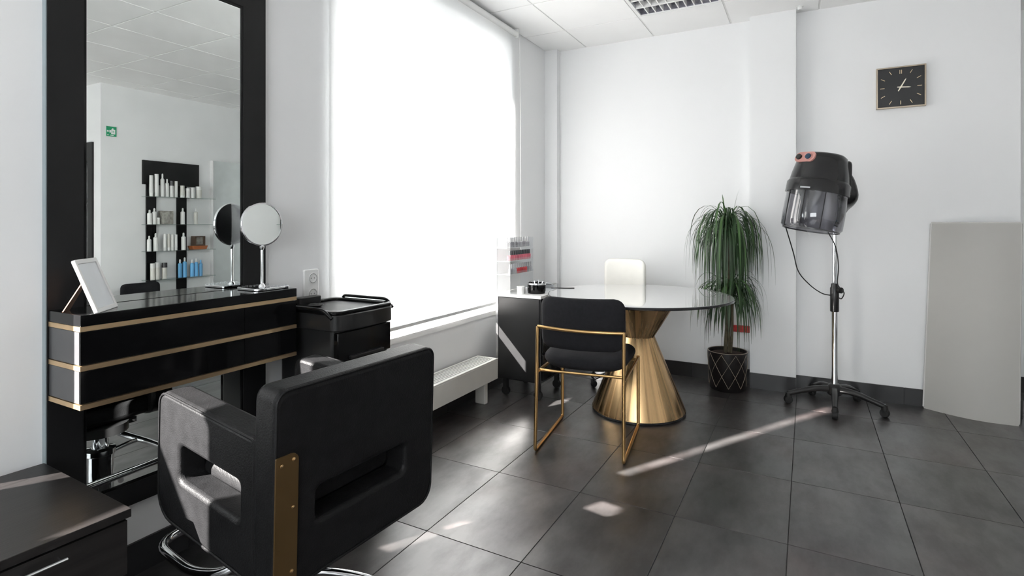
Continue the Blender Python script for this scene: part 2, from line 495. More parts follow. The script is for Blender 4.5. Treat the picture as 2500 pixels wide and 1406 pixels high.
# baseboards of black tile, piece by piece
def baseboard(name, p, q, nrm, first=0.0):
    p = Vector((*p, 0)); q = Vector((*q, 0)); n = Vector((*nrm, 0)); d = (q - p); Ln = d.length; d.normalize()
    root = struct(name, bx(0, Ln, 0, 0.006, 0.0, 0.112), 'grout')
    ang = math.atan2(d.y, d.x); left = Vector((-d.y, d.x, 0))
    sgn = 1 if left.dot(n) > 0 else -1
    if sgn < 0:
        for v in root.data.vertices: v.co.y *= -1
    root.location = p; root.rotation_euler[2] = ang
    s = -first
    while s < Ln - 0.01:
        a, b = max(s, 0), min(s + PX, Ln)
        if b - a > 0.02:
            y0, y1 = (0.0, 0.010) if sgn > 0 else (-0.010, 0.0)
            obj('tile', bx(a + 0.0015, b - 0.0015, y0, y1, 0.0, 0.115), 'base_tile', root, smooth=False)
        s += PX
baseboard('baseboard_left', (XL, YF), (XL, YB - 0.075), (1, 0))
baseboard('baseboard_back', (-1.972, YB), (-0.38, YB), (0, -1), 0.12)
baseboard('baseboard_pilaster', (-0.38, YB - 0.09), (-0.07, YB - 0.09), (0, -1))
baseboard('baseboard_back_right', (-0.07, YB), (XC, YB), (0, -1), 0.2)
baseboard('baseboard_recess_side', (XC, YB), (XC, YR), (1, 0))
baseboard('baseboard_recess_back', (XC, YR), (XO, YR), (0, -1))
baseboard('baseboard_right', (XO, YC), (XO, YR), (-1, 0))

# windows
def window(name, w, mull, lower=None, head=0.06):
    root = tag(bpy.data.objects.new(name, None), kind='structure'); C.objects.link(root)
    y0, y1, z0, z1 = w
    root.location = (XL - 0.2, (y0 + y1) / 2, z0)
    def L(bm): return xf(bm, T(-Vector(root.location)))
    X0, X1 = XL - 0.23, XL - 0.17
    bm = new()
    box(bm, X0, X1, y0, y0 + 0.06, z0, z1); box(bm, X0, X1, y1 - 0.06, y1, z0, z1)
    box(bm, X0, X1, y0 + 0.06, y1 - 0.06, z0, z0 + 0.06); box(bm, X0, X1, y0 + 0.06, y1 - 0.06, z1 - head, z1)
    obj('window_frame', L(bm), 'white_frame', root, smooth=False)
    ys = [y0 + 0.06] + [m[0] for m in mull] + [y1 - 0.06]
    for m, hw in mull: obj('mullion', L(bx(X0, X1, m - hw, m + hw, z0 + 0.06, z1 - head)), 'white_frame', root, smooth=False)
    for a, b in zip(ys, ys[1:]):
        obj('pane', L(bx(XL - 0.203, XL - 0.197, a, b, z0 + 0.06, z1 - head)), 'window_glass', root, smooth=False)
    if lower: obj('lower_panel', L(bx(XL - 0.212, XL - 0.205, lower[0], lower[1], z0, lower[2])), 'white_frame', root, smooth=False)  # unseen opaque panel added to cut off the low sun
    obj('window_sill', L(bx(XL - 0.17, XL + 0.004, y0, y1, z0 - 0.03, z0 + 0.004)), 'white_gloss', root, smooth=False)
    return root
window('window_1', W1, ((2.34, 0.06), (2.995, 0.09)), head=0.20)
window('window_2', W2, ((-0.02, 0.03),), lower=(-0.95, -0.03, 1.30))
# unseen window behind the camera, added to let fill light in
root = tag(bpy.data.objects.new('added_window', None), kind='structure'); C.objects.link(root); root.location = (0.1, YF - 0.15, SF[2])
def L3(bm): return xf(bm, T(-Vector(root.location)))
bm = new()
for a in (SF[0], 0.07, SF[1] - 0.06): box(bm, a, a + 0.06, YF - 0.18, YF - 0.12, SF[2], SF[3])
box(bm, SF[0], SF[1], YF - 0.179, YF - 0.121, SF[2], SF[2] + 0.06); box(bm, SF[0], SF[1], YF - 0.179, YF - 0.121, SF[3] - 0.06, SF[3])
obj('window_frame', L3(bm), 'white_frame', root, smooth=False)
for a, b in ((SF[0] + 0.06, 0.07), (0.13, SF[1] - 0.06)): obj('pane', L3(bx(a, b, YF - 0.153, YF - 0.147, SF[2] + 0.06, SF[3] - 0.06)), 'window_glass', root, smooth=False)
# dark glazed door on the step wall (seen in the mirror)
door = tag(bpy.data.objects.new('door_1', None), kind='structure'); C.objects.link(door); door.location = (DX0, YC, 0)
bm = new()
box(bm, 0, 0.09, -0.02, 0.15, 0, DZ); box(bm, DX1 - DX0 - 0.09, DX1 - DX0, -0.02, 0.15, 0, DZ); box(bm, 0.09, DX1 - DX0 - 0.09, -0.02, 0.15, DZ - 0.22, DZ)
obj('door_frame', bm, 'frame_black', door, smooth=False)
obj('door_leaf', bx(0.09, DX1 - DX0 - 0.09, 0.06, 0.10, 0, DZ - 0.22), 'side_grey', door, smooth=False)
for z in (0.55, 1.03, 1.48): obj('rail', bx(0.09, DX1 - DX0 - 0.09, 0.045, 0.06, z, z + 0.04), 'frame_black', door, smooth=False)

# ------------------------------------------------------------------ roller blinds
def roller(y0, y1, zb, label, dx=0.03):
    t = thing('roller_blind', label, 'blind', (XL + dx, (y0 + y1) / 2, ZC - 0.04), 0)
    w = (y1 - y0) / 2; hgt = ZC - 0.04 - zb
    n = 26; bm = new(); fr = []; bk = []
    for i in range(n + 1):
        z = -hgt * i / n
        k = 0.010 * math.sin(i / n * PI * 2.3) * (i / n)
        dr = 0.012 * math.exp(-((i / n - 0.16) * 9) ** 2)
        fr.append((bm.verts.new((-0.0 , -w, z)), bm.verts.new((0.0, w - dr + k * 0.6, z))))
        bk.append((bm.verts.new((-0.0012, -w, z)), bm.verts.new((-0.0012, w - dr + k * 0.6, z))))
    for S in (fr, bk):
        for A, B in zip(S, S[1:]): bm.faces.new((A[0], A[1], B[1], B[0]))
    # single translucent cloth: keep the front sheet only
    bmesh.ops.delete(bm, geom=[v for p in bk for v in p], context='VERTS')
    obj('fabric', bm, 'blind_fabric', t)
    obj('bottom_bar', bx(-0.004, 0.005, -w, w, -hgt - 0.014, -hgt + 0.006), 'white_gloss', t, bevel=0.002)
    bm = new(); lathe(bm, [(0.024, -w), (0.024, w)], 20, T((0.0, 0, 0)) @ Rx(-PI / 2)); obj('roller_tube', bm, 'white_gloss', t)
    for s in (-1, 1): obj('bracket', bx(-0.028, 0.026, s * (w + 0.004) - 0.003, s * (w + 0.004) + 0.003, -0.03, 0.04), 'white_gloss', t, smooth=False)
    return t, w, hgt
b1, bw, bh = roller(1.925, 3.872, 0.645, 'large white roller blind drawn down over the sunlit window')
obj('pull_chain', tub([(0.022, bw + 0.030, 0.0), (0.022, bw + 0.045, -0.8), (0.022, bw + 0.05, -1.75)], 0.002, 6), 'white_gloss', b1)
roller(0.20, 0.437, 0.645, 'narrow white roller blind out of view, added to edge the sun slit')  # this and the next two: unseen blinds added to shape the sun
roller(-0.305, 0.34, 1.38, 'half raised white roller blind out of view, added to shape the sun patch', 0.09)
roller(-1.06, -0.27, 0.645, 'lowered white roller blind out of view, added to end the sun patch')

# ------------------------------------------------------------------ tall framed mirror
MX = -2.066                                    # front of frame
t = thing('wall_mirror', 'tall black framed salon mirror hung on the white wall behind the drawer console', 'mirror', (XL, 1.1875, 0.26))
def ML(u, v, s): return ((MX - XL) if s else 0.0, u - 1.1875, v - 0.26)
fr = [(0.80, 0.26), (1.575, 0.26), (1.575, 2.25), (0.80, 2.25)]
gl = [(0.898, 0.335), (1.468, 0.335), (1.468, 2.142), (0.898, 2.142)]
obj('frame', ring_prism(fr, gl, ML), 'frame_black', t, smooth=False, bevel=0.0015)
lip = [(0.898 + 0.008, 0.335 + 0.008), (1.468 - 0.008, 0.335 + 0.008), (1.468 - 0.008, 2.142 - 0.008), (0.898 + 0.008, 2.142 - 0.008)]
obj('inner_lip', ring_prism(gl, lip, lambda u, v, s: ((MX - XL) - (0.002 if s else 0.02), u - 1.1875, v - 0.26)), 'black_gloss', t, smooth=False)
obj('mirror_glass', bx(0.004, MX - XL - 0.006, 0.898 - 1.1875, 1.468 - 1.1875, 0.335 - 0.26, 2.142 - 0.26), 'mirror', t, smooth=False)
obj('lit_edge_strip', bx(0.0, MX - XL - 0.001, 0.797 - 1.1875, 0.7995 - 1.1875, 0, 1.99), 'frame_edge_lit', t, smooth=False)  # lighter strip stands for the light on the frame's near side

# ------------------------------------------------------------------ drawer console under the mirror
CX0, CX1, CY0, CY1 = MX, -1.868, 0.803, 1.572
t = thing('drawer_console', 'glossy black drawer console with gold strips mounted on the tall mirror', 'console', (CX0, (CY0 + CY1) / 2, 0.69))
cl = Vector((CX0, (CY0 + CY1) / 2, 0.69))
def cb(name, x0, x1, y0, y1, z0, z1, m, par=t, **k):
    return obj(name, bx(x0 - cl.x, x1 - cl.x, y0 - cl.y, y1 - cl.y, z0 - cl.z, z1 - cl.z), m, par, smooth=False, **k)
cb('body', CX0 + 0.001, CX1 - 0.012, CY0 + 0.006, CY1 - 0.006, 0.692, 0.936, 'side_grey')
cb('top', CX0 + 0.001, CX1, CY0, CY1, 0.936, 0.970, 'black_gloss', bevel=0.002)
for z in (0.921, 0.805, 0.691):
    bm = new()
    for a in ((CX1 - 0.012, CX1 - 0.001, CY0 + 0.0, CY1), (CX0 + 0.001, CX1 - 0.012, CY0, CY0 + 0.006), (CX0 + 0.001, CX1 - 0.012, CY1 - 0.006, CY1)):
        box(bm, a[0] - cl.x, a[1] - cl.x, a[2] - cl.y, a[3] - cl.y, z - cl.z, z + 0.0145 - cl.z)
    obj('gold_strip', bm, 'gold_strip', t, smooth=False)
YM = 1.335
for z0, z1 in ((0.822, 0.919), (0.708, 0.803)):
    for a, b in ((CY0 + 0.001, YM - 0.0008), (YM + 0.0008, CY1 - 0.001)):
        cb('drawer', CX1 - 0.012, CX1 - 0.003, a, b, z0, z1, 'black_gloss', bevel=0.001)
    cb('side_panel', CX0 + 0.001, CX1 - 0.0125, CY0 + 0.002, CY0 + 0.006, z0, z1, 'side_grey')  # grey holds the reflection on the black console's side as colour

# white picture frame on an easel leg
t = thing('photo_frame', 'small white easel frame with a blank panel on the console', 'picture frame', (-1.917, 0.900, 0.9705), math.radians(133.8))
Mt = Rx(math.radians(-21))
ou = rr(-0.07, 0.07, 0.0, 0.172, 0.006, 3); inn = rr(-0.059, 0.059, 0.014, 0.158, 0.002, 3)
FM = lambda u, v, s: Mt @ Vector((u, 0.011 * s, v))
bmf = ring_prism(ou, inn, FM); 
obj('frame', bmf, 'white_gloss', t, bevel=0.0015)
obj('panel', prism(inn, lambda u, v, s: Mt @ Vector((u, 0.004 + 0.006 * s, v))), 'paper', t, smooth=False)
obj('easel_leg', prism([(-0.02, 0.0), (0.02, 0.0), (0.012, 0.11), (-0.012, 0.11)], lambda u, v, s: (u, 0.112 - 0.55 * v + 0.003 * s, v)), 'copper', t, smooth=False)

# round table-top vanity mirror
t = thing('vanity_mirror', 'round chrome vanity mirror on a thin stem standing on the console', 'vanity mirror', (-1.975, 1.487, 0.9705))
bm = prism(rr(-0.055, 0.075, -0.075, 0.075, 0.006, 3), lambda u, v, s: (u, v, 0.010 * s)); obj('base', bm, 'chrome', t, bevel=0.002)
bm = new()
for i in range(9):
    for k in range(2):
        a = -0.068 + 0.0165 * i
        lathe(bm, [(0, 0.010), (0.006, 0.010), (0.0055, 0.014), (0, 0.0165)], 8, T((0.068 if k else -0.048, a, 0)))
obj('beads', bm, 'acrylic', t)['kind'] = 'stuff'
bm = new(); lathe(bm, [(0.014, 0.010), (0.012, 0.016), (0.0055, 0.022), (0.005, 0.168)], 16); obj('stem', bm, 'chrome', t)
Mm = T((0, 0, 0.265)) @ Rz(math.radians(-7.5)) @ Ry(PI / 2)
def disc(prof, n=40):
    b = new(); lathe(b, prof, n, Mm); return b
obj('rim', disc([(0.084, -0.007), (0.089, -0.006), (0.091, 0.0), (0.089, 0.006), (0.084, 0.007), (0.084, -0.007)]), 'chrome', t)
obj('mirror_glass', disc([(0.0, 0.004), (0.0845, 0.004), (0.0845, 0.002), (0.0, 0.002)]), 'mirror', t)
obj('back_plate', disc([(0.0, -0.004), (0.0845, -0.004), (0.0845, 0.0005), (0.0, 0.0005)]), 'black_gloss', t)
bm = new(); lathe(bm, [(0.006, 0.160), (0.009, 0.168), (0.009, 0.178), (0.004, 0.182)], 12); obj('collar', bm, 'chrome', t)

# double wall socket
t = thing('wall_socket', 'white double power socket on the wall above the black trolley', 'socket', (XL, 1.835, 0.862))
obj('plate', prism(rr(-0.043, 0.043, 0, 0.158, 0.006, 3), lambda u, v, s: (0.012 * s, u, v)), 'white_gloss', t, bevel=0.003)
for z in (0.042, 0.116):
    bm = new(); M = T((0.012, 0.006, z)) @ Ry(PI / 2)
    lathe(bm, [(0.024, 0.0), (0.024, 0.003), (0.020, 0.003), (0.019, 0.0006), (0.0, 0.0006)], 24, M); s_ = obj('socket_well', bm, 'white_gloss', t)
    bm = new()
    for d in (-0.0095, 0.0095): lathe(bm, [(0.0032, 0.0007), (0.0032, 0.0014)], 10, T((0.012, 0.006 + d, z)) @ Ry(PI / 2))
    obj('pin_hole', bm, 'socket_hole', s_)
    bm = new(); tube(bm, [(0.0152, 0.006 + 0.022 * math.cos(a), z + 0.022 * math.sin(a)) for a in [2 * PI * i / 20 for i in range(20)]], 0.0013, 6, True)
    obj('ring', bm, 'socket_hole', s_)

# ------------------------------------------------------------------ black trolley
t = thing('salon_trolley', 'black plastic salon trolley with a tray top beside the window', 'trolley', (-1.868, 1.785, 0))
TW, TD = 0.18, 0.185        # half y, half x
def bulge(bm, k=0.02):
    for v in bm.verts:
        if v.co.x > 0.10: v.co.x += k * (1 - (v.co.y / TW) ** 2)
    return bm
def slab(name, x, y, z0, z1, m, par=t, r=0.025, bev=0.004, front=0.0):
    n = 8
    poly = []
    for p in rr(-x, x, -y, y, r, 4): poly.append(p)
    # subdivide the front so that it bows
    out = []
    for (a, b) in zip(poly, poly[1:] + poly[:1]):
        out.append(a)
        if abs(a[0] - b[0]) < 1e-6 and a[0] > 0:
            for i in range(1, n): out.append((a[0], a[1] + (b[1] - a[1]) * i / n))
    out = [(u + (front * (1 - (v / y) ** 2) if u > 0 else 0), v) for u, v in out]
    return obj(name, prism(out, lambda u, v, s: (u, v, z1 if s else z0)), m, par, bevel=bev)
slab('body', TD - 0.02, TW - 0.012, 0.075, 0.80, 'black_plastic')
for z0, z1 in ((0.665, 0.788), (0.53, 0.655), (0.395, 0.52), (0.26, 0.385), (0.09, 0.25)):
    d = obj('drawer', bulge(bx(TD - 0.045, TD - 0.008, -TW + 0.02, -TW + 0.02 + 2 * TW - 0.04, z0, z1), 0.02), 'black_gloss', t, bevel=0.004)
    bmh = new(); box(bmh, TD - 0.012, TD + 0.012, -0.10, 0.10, z0 + 0.006, z0 + 0.020)
    obj('handle', bmh, 'black_satin', d, smooth=False, bevel=0.003)
slab('top_box', TD, TW, 0.795, 0.862, 'black_plastic', front=0.02, r=0.035)
# raised tray rim
po = rr(-TD, TD, -TW, TW, 0.035, 6); pi_ = rr(-TD + 0.03, TD - 0.03, -TW + 0.03, TW - 0.03, 0.03, 6)
fx = lambda u, v: u + (0.02 * (1 - (v / TW) ** 2) if u > 0 else 0)
obj('tray_rim', ring_prism(po, pi_, lambda u, v, s: (fx(u, v), v, 0.878 if s else 0.861)), 'black_gloss', t, bevel=0.006, seg=3)
obj('tray', prism(pi_, lambda u, v, s: (fx(u, v), v, 0.866 if s else 0.8615)), 'black_satin', t)
for s in (-1, 1):
    obj('side_rail', tub(fillet([(-0.15, s * (TW + 0.004), 0.84), (-0.15, s * (TW + 0.012), 0.885), (0.13, s * (TW + 0.012), 0.885), (0.17, s * (TW + 0.004), 0.85)], 0.03), 0.0075, 10), 'black_gloss', t)
obj('back_cup', prism(rr(-0.045, 0.0, -0.08, 0.05, 0.012, 4), lambda u, v, s: (u - TD + 0.045, v, 0.902 if s else 0.87)), 'black_satin', t, bevel=0.004)
for a in (-1, 1):
    for b in (-1, 1):
        bm = new(); lathe(bm, [(0.024, -0.011), (0.026, 0), (0.024, 0.011)], 16, T((a * 0.14, b * 0.14, 0.026)) @ Rx(PI / 2)); 
        box(bm, a * 0.14 - 0.012, a * 0.14 + 0.012, b * 0.14 - 0.012, b * 0.14 + 0.012, 0.03, 0.077)
        obj('castor', bm, 'black_rubber', t)
# small black dish on the trolley
t2 = tag(obj('trolley_dish', (lambda b: (lathe(b, [(0.0, 0.0), (0.045, 0.0), (0.058, 0.010), (0.054, 0.010), (0.042, 0.003), (0.0, 0.003)], 28), b)[1])(new()), 'black_gloss', None, loc=(-1.945, 1.71, 0.867)),
         'small round black dish on the trolley tray', 'dish')

# ------------------------------------------------------------------ low dark cabinet, lower left
t = thing('low_cabinet', 'low dark wood drawer cabinet in the near left corner', 'cabinet', (-2.045, 0.785, 0), math.radians(-2))
LD, LW, LH = 0.522, 0.95, 0.51
obj('body', bx(0.004, LD - 0.02, -LW + 0.006, -0.006, 0.04, LH - 0.022), 'wenge', t, smooth=False)
obj('top', bx(0, LD, -LW, 0, LH - 0.022, LH), 'wenge', t, smooth=False, bevel=0.0015)
obj('plinth', bx(0.03, LD - 0.05, -LW + 0.03, -0.03, 0, 0.04), 'frame_black', t, smooth=False)
for z0, z1 in ((0.345, 0.482), (0.20, 0.338), (0.05, 0.193)):
    for y0, y1 in ((-0.475, -0.008), (-LW + 0.008, -0.482)):
        d = obj('drawer', bx(LD - 0.019, LD - 0.003, y0, y1, z0, z1), 'wenge', t, smooth=False, bevel=0.001)
        ym = (y0 + y1) / 2; zm = z1 - 0.022
        bm = new()
        tube(bm, [(LD + 0.016, ym + 0.10 - 0.09, zm), (LD + 0.016, ym + 0.10, zm)], 0.0035, 8)
        for q in (0.02, 0.09): tube(bm, [(LD - 0.004, ym + q, zm), (LD + 0.016, ym + q, zm)], 0.003, 6)
        obj('handle', bm, 'chrome', d)

# ------------------------------------------------------------------ styling chair
t = thing('styling_chair', 'black leather salon styling chair with a gold corner plate facing the mirror', 'salon chair', (-1.34, 1.153, 0), math.radians(87.1))
TILT = Matrix(((1, 0, 0, 0), (0, 1, -0.03, 0.018), (0, 0.0875, 1, 0), (0, 0, 0, 1)))     # seat unit pitched back a little
W = 0.2855
def lt(bm): return xf(bm, TILT)
bo = rr(-W, W, 0.375, 0.868, (0.03, 0.03, 0.05, 0.05), 5)
bi = rr(-W + 0.12, W - 0.125, 0.512, 0.597, (0.02,) * 4, 5)
obj('backrest', lt(ring_prism(bo, bi, lambda u, v, s: (u, -0.265 + 0.085 * s, v))), 'leather', t, bevel=0.014, seg=3)
obj('back_piping', lt(tub([(u, -0.262, v) for u, v in rr(-W + 0.003, W - 0.003, 0.378, 0.865, (0.03, 0.03, 0.05, 0.05), 5)], 0.004, 6, True)), 'leather', t)
bi2 = rr(-W + 0.125, W - 0.13, 0.515, 0.594, 0.018, 4)
obj('slot_lining', lt(prism(bi2, lambda u, v, s: (u, -0.190 + 0.01 * s, v))), 'leather', t)
for s in (-1, 1):
    ao = rr(-0.18, 0.295, 0.375, 0.735, (0.035, 0.01, 0.01, 0.07), 5)
    ai = rr(-0.12, 0.175, 0.512, 0.608, 0.02, 5)
    xo = lambda u: W - 0.018 * (u + 0.265) / 0.56
    arm = obj('armrest', lt(ring_prism(ao, ai, lambda u, v, q: (s * (xo(u) - 0.085 * q), u, v))), 'leather', t, bevel=0.014, seg=3)
    # rear return of the arm, closing to the back panel
    arm2 = obj('arm_rear', lt(bx(*(sorted((s * (W - 0.001), s * (W - 0.07)))), -0.20, -0.175, 0.385, 0.733)), 'leather', arm, smooth=False)
    side = obj('arm_piping', lt(tub([(s * (xo(u) - 0.001), u, v) for u, v in rr(-0.176, 0.291, 0.379, 0.731, (0.035, 0.01, 0.01, 0.07), 5)], 0.0035, 6, True)), 'leather', arm)
obj('seat', lt(xf(pad(0.40, 0.45, 0.12, 0.04, ns=16), T((0, 0.055, 0.515)) @ Rx(PI / 2))), 'leather', t)
obj('seat_base', lt(bx(-0.27, 0.27, -0.17, 0.26, 0.385, 0.46)), 'leather', t, bevel=0.02)
for s in (-1,):
    pl = prism(rr(0.0, 0.062, 0.40, 0.715, (0.02, 0.002, 0.002, 0.002), 5), lambda u, v, q: (s * (W + 0.002 - u), -0.266 - 0.004 * q, v))
    plate = obj('corner_plate', lt(pl), 'gold_plate', t)
    for z in (0.70, 0.695, 0.585, 0.43):
        bm = new(); lathe(bm, [(0.005, 0), (0.0048, 0.002), (0.0, 0.004)], 10, T((s * (W - (0.045 if z != 0.695 else 0.012)), -0.270, z)) @ Rx(PI / 2))
        obj('bolt', lt(bm), 'gold', plate)
PC = T((0.03, 0.195, 0))                        # pump stands under the front half of the seat
bm = new(); lathe(bm, [(0.10, 0.365), (0.10, 0.40), (0.06, 0.402)], 28, PC); box(bm, -0.15, 0.15, -0.10, 0.24, 0.378, 0.40); obj('seat_bracket', bm, 'black_satin', t)
bm = new(); lathe(bm, [(0.062, 0.05), (0.062, 0.075), (0.048, 0.09), (0.048, 0.27), (0.055, 0.275), (0.055, 0.295), (0.03, 0.30), (0.028, 0.37)], 32, PC); obj('pump_column', bm, 'chrome', t)
for a in (-49, 41, 131, 221):
    a = math.radians(a); c, s = math.cos(a), math.sin(a)
    obj('base_leg', xf(tub(smooth_path([(0.05 * c, 0.05 * s, 0.085), (0.16 * c, 0.16 * s, 0.09), (0.30 * c, 0.30 * s, 0.05), (0.34 * c, 0.34 * s, 0.014)], 5), 0.013, 12), PC), 'chrome', t)
obj('pump_lever', xf(tub(smooth_path([(0.05, 0.0, 0.27), (0.10, 0.02, 0.285), (0.13, 0.03, 0.29)], 4), 0.009, 10), PC), 'chrome', t)
obj('footrest', tub(fillet([(-0.10, 0.0, 0.36), (-0.20, 0.06, 0.27), (-0.235, 0.18, 0.25), (-0.215, 0.425, 0.25), (0.215, 0.425, 0.25), (0.235, 0.18, 0.25), (0.20, 0.06, 0.27), (0.10, 0.0, 0.36)], 0.085, 7), 0.0135, 14), 'chrome', t)

# ------------------------------------------------------------------ low white radiator bench
t = thing('convector_heater', 'low white convector heater on feet under the window', 'heater', (-1.985, 2.76, 0))
obj('body', bx(-0.085, 0.085, -0.55, 0.55, 0.155, 0.288), 'heater_white', t, smooth=False, bevel=0.004)
obj('top_rim', ring_prism([(-0.085, -0.55), (0.085, -0.55), (0.085, 0.55), (-0.085, 0.55)], [(-0.068, -0.53), (0.068, -0.53), (0.068, 0.53), (-0.068, 0.53)], lambda u, v, s: (u, v, 0.287 + 0.010 * s)), 'heater_white', t, smooth=False, bevel=0.002)
for i in range(7): obj('grille_slat', bx(-0.064 + i * 0.0195, -0.054 + i * 0.0195, -0.53, 0.53, 0.2875, 0.293), 'grille', t, smooth=False)
for y in (-0.42, 0.45):
    bm = new(); box(bm, -0.03, 0.05, y - 0.02, y + 0.02, 0, 0.155); obj('foot', bm, 'heater_white', t, bevel=0.006)

# ------------------------------------------------------------------ drawer unit next to the table
t = thing('drawer_unit', 'black metal drawer unit with white top between window and round table', 'cabinet', (-1.79, 3.62, 0))
obj('body', bx(-0.175, 0.175, -0.215, 0.215, 0.13, 0.715), 'black_satin', t, smooth=False, bevel=0.003)
obj('front_panel', bx(-0.155, 0.165, -0.222, -0.215, 0.14, 0.712), 'black_satin', t, smooth=False, bevel=0.0015)
obj('corner_post', bx(-0.177, -0.160, -0.2225, -0.19, 0.13, 0.716), 'steel', t, smooth=False)
obj('top', bx(-0.18, 0.18, -0.225, 0.22, 0.716, 0.737), 'white_gloss', t, smooth=False, bevel=0.002)
for z in (0.15, 0.34, 0.53):
    d = obj('drawer', bx(0.175, 0.187, -0.205, 0.205, z, z + 0.18), 'black_gloss', t, smooth=False, bevel=0.002)
    obj('handle', bx(0.187, 0.199, -0.05, 0.05, z + 0.14, z + 0.152), 'steel', d, smooth=False)
for a in (-1, 1):
    for b in (-1, 1):
        bm = new(); lathe(bm, [(0.03, -0.012), (0.033, 0), (0.03, 0.012)], 18, T((a * 0.13, b * 0.16, 0.033)) @ Rx(PI / 2))
        box(bm, a * 0.13 - 0.014, a * 0.13 + 0.014, b * 0.16 - 0.018, b * 0.16 + 0.018, 0.04, 0.132)
        obj('castor', bm, 'black_rubber', t)
# things on it
ZT = 0.7375
t = thing('tool_pot', 'black round tool pot with silver rim on the drawer unit', 'pot', (-1.715, 3.545, ZT))
bm = new(); lathe(bm, [(0.0, 0.0), (0.062, 0.0), (0.066, 0.02), (0.066, 0.066), (0.060, 0.066), (0.058, 0.012), (0, 0.012)], 32); obj('body', bm, 'black_gloss', t)
bm = new(); lathe(bm, [(0.067, 0.062), (0.071, 0.066), (0.070, 0.074), (0.060, 0.074), (0.060, 0.064), (0.067, 0.062)], 32, cap=False); obj('rim', bm, 'chrome', t)
for i, (x, y, a, h_) in enumerate(((-0.02, 0.01, 0.35, 0.085), (0.015, -0.02, -0.3, 0.088), (0.03, 0.025, 0.5, 0.084), (-0.03, -0.03, -0.45, 0.083), (0.0, 0.03, 0.1, 0.09))):
    obj('tool', tub([(x * 0.5, y * 0.5, 0.014), (x * 1.2, y * 1.2, h_)], 0.005, 8), ('chrome', 'black_plastic')[i % 2], t)
tag(obj('nail_file', xf(prism(rr(-0.085, 0.085, -0.011, 0.011, 0.010, 5), lambda u, v, s: (u, v, 0.004 * s)), Rz(math.radians(28))), 'black_plastic', loc=(-1.560, 3.66, 0.7685)),
    'long black nail file lying on the left edge of the round table', 'nail file')
for i, (x, y, w, hh, m, lb) in enumerate(((-1.795, 3.455, 0.028, 0.055, 'white_gloss', 'white cream jar at the front edge of the drawer unit'),
                                        (-1.822, 3.525, 0.024, 0.045, 'bottle_cream', 'cream coloured jar between the polish rack and the black tool pot'))):
    j = thing('cream_jar', lb, 'jar', (x, y, ZT), group='jars on the drawer unit')
    bm = new(); lathe(bm, [(0, 0), (w, 0), (w, hh * 0.68), (w * 0.9, hh * 0.7), (0, hh * 0.7)], 24); obj('body', bm, m, j)
    bm = new(); lathe(bm, [(0, hh * 0.7), (w * 1.04, hh * 0.7), (w * 1.04, hh * 0.97), (w, hh), (0, hh)], 24); obj('lid', bm, 'chrome' if i else 'white_gloss', j)
t = thing('acrylic_box', 'clear acrylic box with steel rim behind the black tool pot', 'box', (-1.725, 3.72, ZT))
obj('walls', ring_prism(rr(-0.08, 0.08, -0.05, 0.05, 0.006, 3), rr(-0.076, 0.076, -0.046, 0.046, 0.004, 3), lambda u, v, s: (u, v, 0.05 * s)), 'acrylic', t)
obj('rim', ring_prism(rr(-0.081, 0.081, -0.051, 0.051, 0.006, 3), rr(-0.075, 0.075, -0.045, 0.045, 0.004, 3), lambda u, v, s: (u, v, 0.05 + 0.004 * s)), 'steel', t)

# ------------------------------------------------------------------ nail polish rack on the wall by the window
RK = (-1.865, 3.565, 0.80)
t = thing('polish_rack', 'white acrylic nail polish rack with three tiers standing on the drawer unit by the blind', 'rack', RK)
obj('back_board', bx(-0.105, -0.098, -0.165, 0.205, -0.062, 0.335), 'white_gloss', t, smooth=False)
for i in range(3):
    z = 0.075 + 0.095 * i; x = -0.02 - 0.012 * i
    obj('tier', bx(-0.098, x + 0.03, -0.165, 0.205, z - 0.006, z), 'white_gloss', t, smooth=False)
    obj('tier_lip', bx(x + 0.03, x + 0.033, -0.165, 0.205, z - 0.006, z + 0.016), 'acrylic', t, smooth=False)
for y in (-0.165, 0.201): obj('side_panel', bx(-0.098, 0.012, y, y + 0.004, -0.062, 0.335), 'acrylic', t, smooth=False)
def polish(body, cap, loc, label, proto={}):
    key = (body, cap)
    if key not in proto:
        b = thing('polish_bottle', label, 'nail polish', loc, group='nail polish bottles on the rack')
        bm = new(); lathe(bm, [(0, 0), (0.0105, 0), (0.0115, 0.004), (0.0115, 0.034), (0.006, 0.040), (0, 0.040)], 12); obj('glass', bm, body, b)
        bm = new(); lathe(bm, [(0.0068, 0.0405), (0.0062, 0.072), (0, 0.073)], 10); obj('cap', bm, cap, b)
        proto[key] = b; return b
    p = proto[key]; b = p.copy(); C.objects.link(b); b.location = loc; b['label'] = label
    for ch in p.children:
        c = ch.copy(); C.objects.link(c); c.parent = b
    return b
rown = ('bottom', 'middle', 'top')
for i in range(3):
    for k in range(13):
        body, cap = [('polish_grey' if (k < 4 or k > 9) else 'polish_red', 'polish_cap_grey'), ('polish_pink', 'polish_cap'), ('polish_grey', 'polish_cap_grey')][i]
        colour = {'polish_grey': 'grey', 'polish_red': 'red', 'polish_pink': 'pink'}[body]
        polish(body, cap, (RK[0] - 0.012 * i, RK[1] - 0.147 + 0.0277 * k, RK[2] + 0.075 + 0.095 * i),
               f'{colour} nail polish bottle, {ORD[k]} from the left in the {rown[i]} row of the rack')

